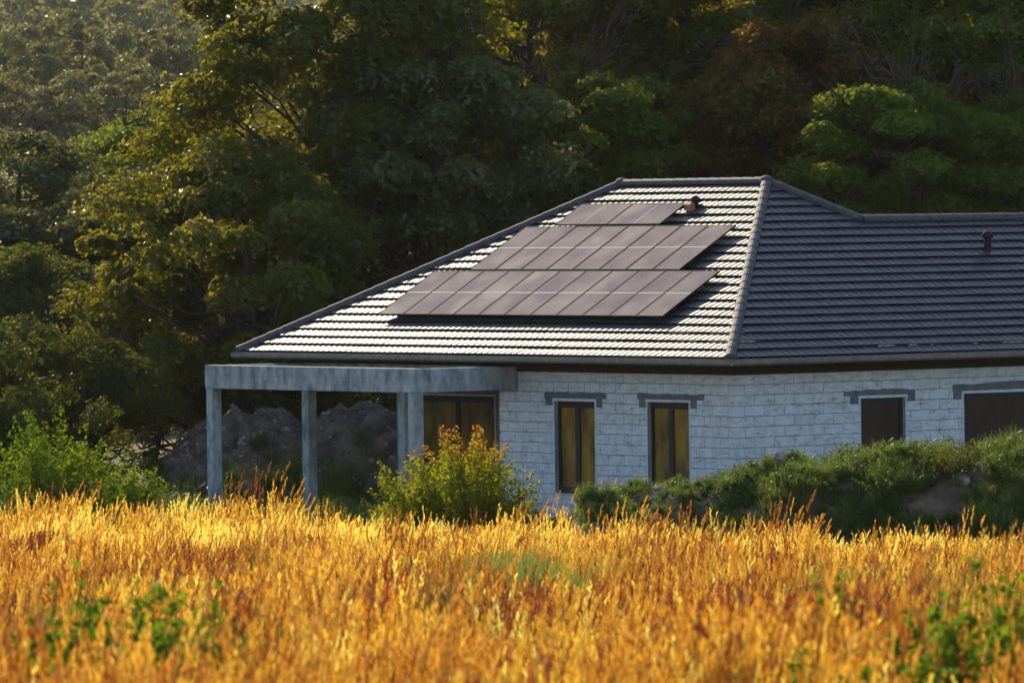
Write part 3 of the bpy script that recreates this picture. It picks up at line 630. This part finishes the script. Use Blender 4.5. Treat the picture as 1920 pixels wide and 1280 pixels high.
# ------------------------------------------------------------------ concrete pergola
pg = tag(empty('concrete_pergola', HM), 'bare grey concrete frame of a porch, columns and beams in front of the bungalow', 'pergola')
cw = .27; U0, U1, VF, VB = 9.27, 17.62, -2.1, .72
def col(u, v, zt=2.46): 
    m = MB(); m.box((-u-cw/2, v-cw/2, -.7), (-u+cw/2, v+cw/2, zt)); m.build('column', M['concrete'], pg, .012)
for u, v in ((U0, VF), (U1, VF), (U1-.14, VB), (13.45, VB)): col(u, v)
def beam(a, b): m = MB(); m.box(a, b); m.build('beam', M['concrete'], pg, .012)
beam((-U1-cw/2-.02, VF-cw/2-.02, 2.462), (-U0+cw/2+.02, VF+cw/2+.02, 3.04))
beam((-U0-cw/2-.01, VF+cw/2+.022, 2.462), (-U0+cw/2+.012, O-.04, 3.03))
beam((-U1-cw/2-.01, VF+cw/2+.022, 2.462), (-U1+cw/2+.01, VB-cw/2-.022, 3.03))
beam((-U1-cw/2-.02, VB-cw/2-.02, 2.462), (-UL-.02, VB+cw/2+.02, 3.03))

# ================================================================== EARTHWORKS
def heap(name, label, cat, prof, Y, dy, seed, material, amp=.25, kind=None, res=.16, expo=1.4):
    """prof: (px, py) crest line at depth Y"""
    pts = [at(a, b, Y) for a, b in prof]; cx = np.array([p.x for p in pts]); cz = np.array([p.z for p in pts])
    xs_ = np.arange(cx[0], cx[-1]+res, res); ys_ = np.arange(Y-dy, Y+dy+res, res)
    def zf(X, Yv):
        g = gh(X, Yv)-.12; c = np.interp(X, cx, cz)
        d = np.clip(1-np.abs((Yv-Y)/dy+.25*(fbm(X/2.5, Yv*0, seed)-.5))**expo, 0, 1); d = d*d*(3-2*d)
        hgt = np.maximum(c-g, 0)
        rough = (fbm(X*1.1, Yv*1.1, seed, 5)-.5)*amp*2*np.clip(hgt, 0, 1)
        z = g + hgt*d + rough*d**.5
        e = np.minimum(np.minimum(X-xs_[0], xs_[-1]-X)/.6, 1); return g-.1 + (z-g+.1)*np.clip(e, 0, 1)
    o = sheet(name, xs_, ys_, zf, material); tag(o, label, cat, None, kind); return zf, xs_, ys_
zheap, _, _ = heap('soil_heap', 'dark stony soil heap seen through the pergola columns', 'heap', [(255, 935), (300, 860), (340, 825), (390, 790), (440, 776), (500, 782), (560, 790), (610, 778), (670, 768), (740, 776), (800, 800), (860, 860), (900, 930)], 183, 4.2, 31, M['soil'], .75)
zlow, _, _ = heap('soil_heap', 'low mound of brown soil at the foot of the middle pergola column', 'heap', [(380, 960), (420, 925), (460, 905), (510, 900), (550, 915), (600, 945), (620, 965)], 177, 1.6, 37, M['soil'], .6)
zbank, bx_, by_ = heap('earth_bank', None, None, [(1040, 965), (1080, 945), (1130, 940), (1250, 936), (1330, 924), (1400, 902), (1470, 878), (1530, 894), (1600, 888), (1680, 876), (1760, 862), (1850, 868), (1930, 846), (2050, 815), (2250, 790)], 152.5, 5.0, 41, M['soil'], .5, 'structure')
def rock(label, px, py, Y, size, seed, zf=None, group='stones on the soil heap', sq=(1, .8, .75)):
    rng = random.Random(seed); m = MB(); import bmesh
    bm = bmesh.new(); bmesh.ops.create_icosphere(bm, subdivisions=2, radius=size/2)
    cuts = [(Vector((rng.gauss(0, 1), rng.gauss(0, 1), rng.gauss(0, 1))).normalized(), rng.uniform(.55, .85)*size/2) for _ in range(9)]
    for v in bm.verts:
        for n, d in cuts:
            e = v.co.dot(n)-d
            if e > 0: v.co -= n*e
        v.co = Vector((v.co.x*sq[0], v.co.y*sq[1], v.co.z*sq[2]))
    me = bpy.data.meshes.new('rock'); bm.to_mesh(me); bm.free()
    o = link('rock', me, M['rock']); p = at(px, py, Y)
    if zf is not None:                                # walk along the sight line until the heap is met
        a, d = ray(px, py); d = d/d.y; yy = Y-6
        while yy < Y+5:
            q = a+d*yy
            if float(zf(np.array([q.x]), np.array([yy]))[0]) >= q.z: p = q; break
            yy += .05
    o.matrix_world = Matrix.Translation(p) @ Matrix.Rotation(rng.uniform(0, 6), 4, 'Z') @ Matrix.Rotation(rng.uniform(-.4, .4), 4, 'X')
    return tag(o, label, 'rock', group)
for i, (lb, px, py, s) in enumerate([
    ('pale pointed stone high on the heap between left and middle columns', 535, 806, .30), ('big slanted grey stone in the middle of the soil heap', 458, 828, .52),
    ('rounded stone right of the big slanted one on the heap', 479, 818, .30), ('small pale stone low on the heap left of the weeds', 452, 855, .2),
    ('flat stone beside the left column on the heap', 418, 805, .22), ('small stone on the crest of the heap near the left column', 450, 784, .18),
    ('pale chip of stone at the heap foot left of the middle column', 533, 838, .2), ('white flat stone low on the heap beside the double column', 697, 863, .28),
    ('grey stone just below the white flat one on the heap', 716, 874, .24), ('small stone on the right crest of the heap', 690, 787, .16),
    ('pale stone at the left foot of the heap', 318, 850, .2), ('grey stone half way down the left flank of the heap', 350, 832, .26)]):
    rock(lb, px, py, 183, s, 100+i, zheap)
rock('brown upright boulder on the green bank in front of the corner wall', 1462, 858, 152.5, .42, 131, zbank, 'stones on the green bank', (.8, .7, 1.1))
rock('pale grey rock low on the bank below the brown boulder', 1400, 912, 152.5, .62, 132, zbank, 'stones on the green bank')
rock('grey rock in the bank beside the tall grass heads', 1235, 925, 152.5, .5, 133, zbank, 'stones on the green bank')
rock('dull boulder at the right edge of the bank', 1897, 858, 152.5, .5, 134, zbank, 'stones on the green bank')
rock('dull rock in the weeds of the bank under the wide window', 1800, 900, 152.5, .5, 135, zbank, 'stones on the green bank')
rock('grey rock between weeds below the single dark window', 1600, 935, 152.5, .45, 136, zbank, 'stones on the green bank')

# loose rubble on the heap, too many small stones to count
rng = np.random.default_rng(6); import bmesh
def pebble(seed):
    r_ = random.Random(seed); bm = bmesh.new(); bmesh.ops.create_icosphere(bm, subdivisions=1, radius=.5)
    for v in bm.verts: v.co *= r_.uniform(.65, 1.1); v.co.z *= .7
    me = bpy.data.meshes.new('pebble'); bm.to_mesh(me); bm.free(); return me
n = 2600; X = rng.uniform(-10, -.5, n); Y = rng.uniform(179.2, 184.5, n); Z = zheap(X, Y); k_ = Z-gh(X, Y) > .12; X, Y, Z = X[k_], Y[k_], Z[k_]; n = len(X)
scatter('rubble', np.stack([X, Y, Z], 1), rng.uniform(0, 6, (n, 3)), .035+.16*rng.random(n)**5, rng.integers(0, 6, n), [(pebble(i), M['rock'] if i < 2 else M['clod']) for i in range(6)])

# weeds that cover the bank and the foot of the heap
rng = np.random.default_rng(5)
wsrc = [(bush_data(200+i, 16, .30+.08*i, .30+.04*(i % 3), 24, .06+.012*i, aspect=.6 if i % 2 else .3, hvar=.6)[0], M['weed'] if i else M['bright']) for i in range(5)]+[(tuft(350+i, 30, .22, .25, .6, .1, False), M['greengrass']) for i in range(2)]
n = 5200
X = rng.uniform(bx_[0]+.5, bx_[-1]-.5, n); Y = rng.uniform(by_[0], by_[-1]-1.0, n)
Z = zbank(X, Y); keep = (Z-gh(X, Y) > .05) & (fbm(X*.6, Y*.6, 77) > .25)
X, Y, Z = X[keep], Y[keep], Z[keep]; n = len(X)
sc_ = rng.uniform(.35, 1.2, n)*(.35+1.3*fbm(X*.6, Y*.6, 12))*np.clip(.62+(X-4.5)*.09, .62, 1)
scatter('bank_weeds', np.stack([X, Y, Z-.03], 1), np.stack([rng.normal(0, .12, n), rng.normal(0, .12, n), rng.uniform(0, 6.28, n)], 1), sc_, rng.integers(0, 7, n), wsrc)
n = 1500
X = rng.uniform(-22, 3.0, n); Y = rng.uniform(158, 181, n)
L_ = np.array([HI @ Vector((x, y, 0)) for x, y in zip(X, Y)]); keep = ~((L_[:, 1] > -.1) & (L_[:, 0] > -F+.6)) 
Z = np.maximum(gh(X, Y), np.maximum(zheap(X, Y), zlow(X, Y)))
dens = fbm(X*.35, Y*.35, 61); keep &= dens > .36
X, Y, Z = X[keep], Y[keep], Z[keep]; n = len(X)
scatter('yard_weeds', np.stack([X, Y, Z-.03], 1), np.stack([np.zeros(n), np.zeros(n), rng.uniform(0, 6.28, n)], 1), rng.uniform(.7, 1.7, n), rng.integers(0, 7, n), [(m_.copy(), mt) for m_, mt in wsrc])

# ================================================================== GRASS FIELD
rng = np.random.default_rng(9)
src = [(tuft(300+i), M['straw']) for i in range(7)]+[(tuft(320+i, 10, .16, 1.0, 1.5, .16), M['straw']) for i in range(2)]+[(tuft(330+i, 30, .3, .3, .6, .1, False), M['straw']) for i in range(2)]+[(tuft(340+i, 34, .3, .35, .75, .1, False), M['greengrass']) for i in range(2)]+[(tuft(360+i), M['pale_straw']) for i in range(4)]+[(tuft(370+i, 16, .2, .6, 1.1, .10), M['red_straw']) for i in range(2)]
P_ = []
def field_at(px, py, h=.6):
    a, d = ray(px, py); d = d/d.y; Y_ = 30.
    while Y_ < 156:
        q = a+d*Y_
        if q.z <= float(gh(q.x, Y_))+h: break
        Y_ += .25
    return Y_, q
def edge(x): return 156.5-.38*np.clip(x+6, 0, 30)
for y0, y1, dens in ((38, 60, 11), (60, 90, 10), (90, 125, 9), (125, 158, 9)):
    hw0 = .0736*y1*1.0+3.0; n = int((y1-y0)*2*hw0*dens)
    x = rng.uniform(-hw0, hw0, n); y = rng.uniform(y0, y1, n); P_.append(np.stack([x, y], 1))
P_ = np.concatenate(P_); x, y = P_[:, 0], P_[:, 1]
e = edge(x)+1.6*(noise2(x/1.7, x*0, 4)-.5)
k = (y < e) & (noise2(x/.7, y/2., 21) > .22)
x, y, e = x[k], y[k], e[k]; n = len(x)
sc = .50+.78*noise2(x/1.1, y/2.6, 8)+rng.normal(0, .08, n)
idx = rng.integers(0, 7, n); tall = rng.random(n) < .035+.05*(noise2(x/1.1, y/2.5, 15) > .72); idx[tall] = rng.integers(7, 9, tall.sum()); low = rng.random(n) < .12; idx[low] = rng.integers(9, 11, low.sum())
sc *= np.where(y > e-2.5, 1.0+.15*rng.random(n), 1)
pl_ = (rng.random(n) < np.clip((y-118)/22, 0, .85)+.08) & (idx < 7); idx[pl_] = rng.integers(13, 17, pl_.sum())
for px_, py_, rx_, ry_ in ((680, 1210, .7, 3.5), (720, 1170, .4, 3), (1390, 1200, .5, 4), (410, 1240, .35, 2.5), (1150, 1190, .6, 4), (1530, 1200, .4, 3), (60, 1060, .3, 5), (1000, 1215, .5, 3), (560, 1075, .3, 5), (1420, 1090, .35, 5)):
    Yg, c_ = field_at(px_, py_); g_ = (((x-c_.x)/rx_)**2+((y-Yg)/ry_)**2 < .3+1.0*noise2(x*2, y*.7, 35)) & (rng.random(n) < .75)
    idx[g_] = rng.integers(17, 19, g_.sum()); sc[g_] = .85+.3*rng.random(g_.sum())
g_ = (rng.random(n) < .04) & (idx < 7); idx[g_] = rng.integers(17, 19, g_.sum())
for px_, py_, Yg, rx_, ry_ in ((930, 1060, 92, 1.3, 5.0), (1050, 1045, 95, 1.1, 4.0), (230, 1120, 64, .9, 3.0), (370, 1150, 60, .6, 2.0), (130, 1190, 55, .6, 2.2), (1590, 1090, 72, .7, 2.5), (1800, 1120, 62, .9, 3.0), (600, 1120, 68, .35, 1.5)):
    Yg, c_ = field_at(px_, py_); g_ = (((x-c_.x)/rx_)**2+((y-Yg)/ry_)**2 < .4+.9*noise2(x*1.5, y*.6, 33)) & (rng.random(n) < .93)
    idx[g_] = rng.integers(11, 13, g_.sum()); sc[g_] = 1.05+.35*rng.random(g_.sum())
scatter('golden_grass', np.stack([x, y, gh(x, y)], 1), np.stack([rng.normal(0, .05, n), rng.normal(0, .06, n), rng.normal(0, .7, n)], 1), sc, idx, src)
NG = n
gp = []
for px_, py_, rx_, ry_, m_ in ((900, 1075, 1.2, 4.5, 300), (1050, 1060, 1.0, 4.0, 260), (980, 1085, 1.1, 3, 180), (230, 1125, .8, 3.0, 140), (370, 1155, .5, 2.0, 40), (130, 1200, .5, 2.2, 40), (330, 1240, .6, 2, 40), (1590, 1090, .6, 2.5, 40), (1800, 1120, .8, 3.0, 70), (1700, 1230, .8, 2.5, 60)):
    Yg, c_ = field_at(px_, py_+30); gp.append(np.stack([c_.x+rng.normal(0, .5, m_)*rx_, Yg+rng.normal(0, .5, m_)*ry_], 1))
gp = np.concatenate(gp); n = len(gp)
scatter('green_grass', np.stack([gp[:, 0], gp[:, 1], gh(gp[:, 0], gp[:, 1])], 1), np.stack([rng.normal(0, .05, n), rng.normal(0, .06, n), rng.normal(0, .7, n)], 1), rng.uniform(1.15, 1.75, n), rng.integers(0, 3, n), [(tuft(380+i, 36, .24, .4, .72, .1, False), M['greengrass']) for i in range(3)])

# ================================================================== SHRUBS AND WEEDS AS THINGS
bush('shrub', 'bright green leafy bush at the left of the house, brightest of the bushes', 'bush', 95, 945, 165, 'bright', 'lb', n=95, h=3.15, spread=1.9, per=75, lsize=.16, seed=401, tipstart=.9)
bush('shrub', 'smaller bright green bush right of the brightest bush, beside the soil heap', 'bush', 235, 945, 166, 'bright', 'lb2', n=48, h=2.05, spread=1.05, per=64, lsize=.15, seed=402)
bush('shrub', 'low green bush at the left edge, in front of the brightest bush', 'bush', 5, 945, 161, 'weed', 'lb3', n=50, h=1.7, spread=1.2, per=60, lsize=.13, seed=405)
bush('shrub', 'yellow green shrub with orange tipped shoots in front of the terrace window', 'bush', 855, 955, 158.5, 'shrub', 'cs', n=230, h=2.9, spread=2.05, base=.5, per=95, lsize=.14, seed=403, tipstart=.72, hvar=.6)
bush('tall_weed', 'thin dry weed with pinkish seed sprays right of the orange tipped shrub', 'weed', 985, 950, 157.5, 'pale', 'tw', n=18, h=2.2, spread=.9, per=16, lsize=.05, seed=404)
for i, (lb, px, Y_, h_, sp) in enumerate([('leafy green weed left of the middle pergola column, in front of the heap', 555, 177.5, 1.45, .55), ('tall green weed right of the middle pergola column', 625, 178, 1.75, .5),
        ('green weed with narrow top beside the tall one on the heap', 665, 178.2, 1.5, .45), ('low broad weed left of the low soil mound', 455, 178.5, .9, .55),
        ('low dark weed at the foot of the left pergola column', 425, 175, 1.1, .6), ('dark weed below the heap between the columns', 645, 175, 1.0, .7), ('small weed on the left shoulder of the heap', 350, 177, .95, .7)]):
    b = bush('weed_plant', lb, 'weed', px, 930, Y_, 'bright' if i in (0, 1, 2, 3, 5) else 'weed', 'wp%d' % (i % 4), n=[26, 22, 18, 24][i % 4], h=1.5, spread=.55, per=36, lsize=.11, seed=410+i % 4, scale=(sp/.55, sp/.55, h_/1.5), rot=i*1.3, group='green weeds by the soil heap')
    b.location.z = max(float(gh(b.location.x, Y_)), float(zheap(np.array([b.location.x]), np.array([Y_]))[0]), float(zlow(np.array([b.location.x]), np.array([Y_]))[0]))-.03
for i, (lb, px, Y_, h_, sp, mt) in enumerate([('rounded grey green bush on the bank between the two right windows', 1758, 154.5, .8, .75, 'dusk'), ('dark bush on the bank in front of the wide window', 1900, 155, 1.0, .9, 'dusk'),
        ('feathery bank plant below the corner of the house', 1400, 154.5, .75, .5, 'weed'), ('low bush on the bank just left of the single dark window', 1570, 154.8, .55, .8, 'weed'), ('yellow green weed at the foot of the bank near the right edge', 1838, 149, 1.1, .5, 'bright'),
        ('dark green bush at the left end of the bank', 1160, 154, .65, .8, 'weed'),
        ('broad dull bush low on the bank under the wide window', 1795, 150.6, 1.0, .95, 'dusk'), ('broad weedy bush low on the bank below the single dark window', 1660, 150.4, .8, .9, 'weed'), ('ragged bush half way down the bank at its right end', 1885, 150.8, .9, .7, 'weed')]):
    b = bush('bank_bush', lb, 'bush', px, 900, Y_, mt, 'bb%d' % (i % 3), n=34, h=1.0, spread=.8, per=44, lsize=.085, seed=430+i % 3, scale=(sp/.8, sp/.8, h_), rot=i, group='bushes on the green bank')
    b.location.z = float(zbank(np.array([b.location.x]), np.array([Y_]))[0])-.03
for i, (lb, px, h_) in enumerate([('pale feathery stalks rising before the corner of the bungalow', 1410, .95), ('pale dry stalks in front of the blockwork between the two narrow windows', 1150, .6)]):
    b = bush('seed_stalks', lb, 'weed', px, 900, 155.5, 'pale', 'ss', n=7, h=1.0, spread=.22, per=16, lsize=.055, seed=440, scale=(1, 1, h_), rot=i*2, group='pale seed stalks against the wall')
    b.location.z = float(zbank(np.array([b.location.x]), np.array([155.5]))[0])-.03
for i, (lb, px, Y_, h_, sp) in enumerate([('blurred green weed in the golden field, largest on the left', 200, 52, 1.15, .42), ('blurred green weed in the field near the bottom left corner', 120, 48, .95, .35), ('blurred green weed right of the largest left one, low in the field', 340, 50, 1.0, .4),
        ('small green weed in the field under the left pergola column', 410, 56, .95, .2), ('blurred weed with round leaves at the bottom right corner', 1790, 47, 1.15, .42), ('tall blurred weed at the right edge of the field', 1890, 50, 1.2, .34),
        ('sprawling blurred weed left of the bottom right corner', 1660, 46, 1.0, .34), ('blurred green weed in the field below the single dark window', 1560, 54, 1.15, .3), ('blurred low weed at the bottom edge, below the corner of the house', 1480, 47, .85, .28)]):
    bush('field_weed', lb, 'weed', px, 1280, Y_, 'field', 'fw%d' % (i % 3), n=24, h=1.2, spread=.5, per=40, lsize=.09, seed=450+i % 3, aspect=.8, scale=(sp/.42*1.25, sp/.42*1.25, h_/1.2*(1.85 if px < 500 else 1.6)), rot=i*.9, group='green weeds in the field')

# ================================================================== TREES
GB = 'trees behind the house'
tree('tall broad tree with gold rimmed leaves and sky gaps, tallest left of the roof', 'a', 'golden', 665, 120, 194, 1.14, 1.1, .3, GB)
tree('low spreading tree with gold rimmed leaves over the left end of the roof', 'b', 'golden', 475, 505, 189, 1.02, 1.05, 1.2, GB)
tree('grey green tree with glinting leaves over the left hip of the roof', 'd', 'greyleaf', 810, 320, 193, 1.12, 1.12, 2.0, GB)
tree('olive tree left of the roof ridge, behind the grey green tree', 'c', 'olive', 1000, 90, 206, 1.05, 1.05, .9, GB)
tree('dark bushy tree just above the left end of the roof ridge', 'd', 'deep', 1085, 300, 197, .85, .85, 3.9, GB)
tree('olive brown tree standing above the middle of the ridge', 'a', 'olive', 1300, 90, 207, 1.05, 1.05, 3.4, GB)
tree('russet leaved tree right above the right end of the ridge', 'b', 'russet', 1470, 250, 200, .95, 1.0, 4.4, GB)
tree('dark green layered tree at the top right, left of the corner tree', 'c', 'mid', 1600, 60, 203, 1.0, 1.0, 2.2, GB)
tree('dark green tree at the top right corner', 'c', 'deep', 1850, 110, 200, 1.0, 1.05, 5.2, GB)
tree('mid green tree with soft clumps above the wing of the house', 'd', 'mid', 1700, 320, 194, .9, .85, 1.1, GB)
tree('mid green low tree at the right edge above the wing roof', 'd', 'mid', 1930, 330, 195, .8, .8, 5.0, GB)
for i, (px, py, Yd, lb, lm) in enumerate([(760, 40, 222, 'farther olive tree seen through the gaps left of centre', 'golden'), (1150, 20, 224, 'farther dark tree between the two olive trees', 'deep'), (1440, 0, 226, 'farther dark tree at the top, right of the ridge end', 'deep'),
        (1740, -20, 224, 'farther dark tree at the top between the layered tree and the corner tree', 'russet'), (1200, 300, 214, 'low dark tree hidden mostly behind the middle of the ridge', 'russet'), (1600, 320, 212, 'low dark tree behind the mid green tree over the wing', 'deep'), (930, 330, 212, 'low olive tree behind the grey green tree', 'olive'), (1850, 330, 212, 'low russet tree behind the right edge trees', 'russet'), (640, 420, 208, 'low golden tree behind the left end of the roof', 'golden')]):
    if i == 0: py = 320
    tree(lb, 'e', lm, px, py, Yd, 1.1, 1.1, i*1.1, GB)
GL = 'grey green trees left of the house'
for i, (px, py, Yd, sx, lm, lb) in enumerate([(40, 330, 246, 1.0, 'greyleaf', 'grey green tree at the left edge, half way up'), (170, 400, 240, .95, 'greyleaf', 'grey green tree in the middle of the left group'), (290, 430, 252, .95, 'greyleaf', 'grey green tree right behind the golden rimmed tree'),
        (235, 285, 268, .85, 'mid', 'yellow green sunlit tree top above the left grey green group'), (60, 540, 226, .9, 'dusk', 'dull tree low at the left edge below the grey green group'), (210, 560, 228, .85, 'greyleaf', 'dull grey tree low between the left edge and the golden tree'), (-60, 430, 238, 1.0, 'greyleaf', 'grey tree cut off by the left edge'), (340, 250, 275, .85, 'mid', 'yellow green tree top touching the tall gold rimmed tree')]):
    tree(lb, 'e', lm, px, py+75, Yd, sx, sx*.92, i*.8+.4, GL)
GH = 'hazy trees on the hillside'
for i, (px, py, Yd) in enumerate([(-20, 110, 440), (70, 100, 452), (150, 95, 446), (235, 100, 455), (320, 110, 448), (400, 110, 452), (20, 190, 415), (120, 200, 410), (210, 195, 418), (300, 190, 412), (640, 160, 440), (760, 130, 445), (500, 180, 430), (870, 120, 450)]):
    tree(['hazy olive tree on the hillside at the left edge of its row', 'second hazy tree of the upper hillside row', 'tallest hazy tree of the upper hillside row', 'fourth hazy tree of the upper hillside row', 'hazy hillside tree just left of the tall gold rimmed tree', 'hazy hillside tree half hidden by the tall gold rimmed tree', 'hazy tree at the left of the lower hillside row', 'second hazy tree of the lower hillside row', 'third hazy tree of the lower hillside row', 'hazy tree at the right of the lower hillside row', 'hazy hillside tree seen through the crown gaps', 'hazy hillside tree right of the crown gaps', 'hazy hillside tree behind the gold rimmed crown', 'hazy hillside tree behind the olive tree'][i],
         'g', 'hillleaf', px, py+(45 if py < 170 else 38), Yd*1.62, 1.15, .9+.25*(i % 3 == 2), i*1.7, GH)
GD = 'dark bushes at the left'
for i, (px, py, Yd, sx, lb) in enumerate([(40, 720, 184, 1.0, 'dark bush at the left edge above the bright bush'), (170, 740, 182, 1.0, 'dark bush left of the soil heap'), (285, 720, 190, .9, 'dark bush behind the left slope of the soil heap'), (20, 850, 176, .9, 'dark low bush at the left edge beside the bright bush'), (430, 720, 189, .9, 'dark bush behind the left pergola column'), (560, 730, 190, .9, 'dark bush behind the middle pergola column'), (700, 730, 191, .9, 'dark bush behind the double column'), (-70, 760, 180, 1.1, 'dark bush cut by the left edge')]):
    tree(lb, 'k', 'dusk', px, py, Yd, sx, sx, i*1.3, GD, 'dark_bush', 'bush')

# far wooded hill that reads as one mass
rng = np.random.default_rng(77); n = 520
n = 1100; X = rng.uniform(-270, 240, n); Y = rng.uniform(850, 2350, n)
n2_ = 420; X2 = rng.uniform(-190, 150, n2_); Y2 = rng.uniform(300, 640, n2_); k_ = ~((X2 > -.125*Y2) & (X2 < .035*Y2)) & ~((X2 > 0) & (Y2 < 420))
nf_ = n; X = np.concatenate([X, X2[k_]]); Y = np.concatenate([Y, Y2[k_]]); n = len(X)
fm = crown_data(91, 5.5, 5.0, 70, 5200, .85, cl=(.9, 1.7), low=-.95, trunk_h=1, lobes=9)[0]
scatter('far_forest', np.stack([X, Y, gh(X, Y)+3.5], 1), np.stack([np.zeros(n), np.zeros(n), rng.uniform(0, 6.28, n)], 1), rng.uniform(.8, 1.6, n)*np.where(Y > 1300, 1.25, 1), (np.arange(n) >= nf_).astype(int), [(fm, M['hillleaf']), (crown_data(92, 5.0, 4.6, 120, 22000, .36, cl=(.7, 1.3), low=-.95, trunk_h=1, lobes=9)[0], M['greyleaf'])])

# ================================================================== LIGHT, CAMERA
HAZE = 0.000024
if HAZE:
    m, nt, ns, ls = mat('haze_air'); out = nd(ns, 'ShaderNodeOutputMaterial'); v = nd(ns, 'ShaderNodeVolumePrincipled')
    v.inputs['Color'].default_value = (.86, .88, .92, 1); v.inputs['Density'].default_value = HAZE; v.inputs['Anisotropy'].default_value = .35
    ls.new(v.outputs[0], out.inputs['Volume'])
    mb = MB(); mb.box((-720, -90, -4), (720, 2520, 150)); o = mb.build('haze', m); tag(o, kind='stuff')
w = bpy.data.worlds.new('World'); S.world = w; w.use_nodes = True; nt = w.node_tree
sky = nt.nodes.new('ShaderNodeTexSky'); sky.sky_type = 'NISHITA'; sky.sun_disc = False; sky.sun_elevation = SUN_EL; sky.sun_rotation = -SUN_AZ
sky.air_density = 1.0; sky.dust_density = .6; sky.ozone_density = 2.0
bg = nt.nodes['Background']; nt.links.new(sky.outputs[0], bg.inputs[0]); bg.inputs[1].default_value = .15
L = bpy.data.lights.new('sun', 'SUN'); L.energy = 4.2; L.angle = R(.6); L.color = (1, .84, .60)
so = bpy.data.objects.new('sun', L); COL.objects.link(so)
sd = Vector((-math.sin(SUN_AZ)*math.cos(SUN_EL), math.cos(SUN_AZ)*math.cos(SUN_EL), math.sin(SUN_EL)))
so.rotation_euler = sd.to_track_quat('Z', 'Y').to_euler(); so.location = (-40, 60, 60)
cam = bpy.data.cameras.new('camera'); co = bpy.data.objects.new('camera', cam); COL.objects.link(co); S.camera = co
co.matrix_world = CAM_M; cam.sensor_width = 36; cam.lens = FPX/1920*36; cam.clip_start = 1; cam.clip_end = 3000
cam.dof.use_dof = True; cam.dof.focus_distance = 166; cam.dof.aperture_fstop = 5.6
vs = S.view_settings; vs.view_transform = 'Standard'; vs.look = 'None'; vs.gamma = 1; vs.exposure = .88
S.cycles.max_bounces = 8; S.cycles.transmission_bounces = 6; S.cycles.transparent_max_bounces = 6; S.cycles.volume_bounces = 0
S.cycles.use_denoising = True; S.cycles.use_adaptive_sampling = False
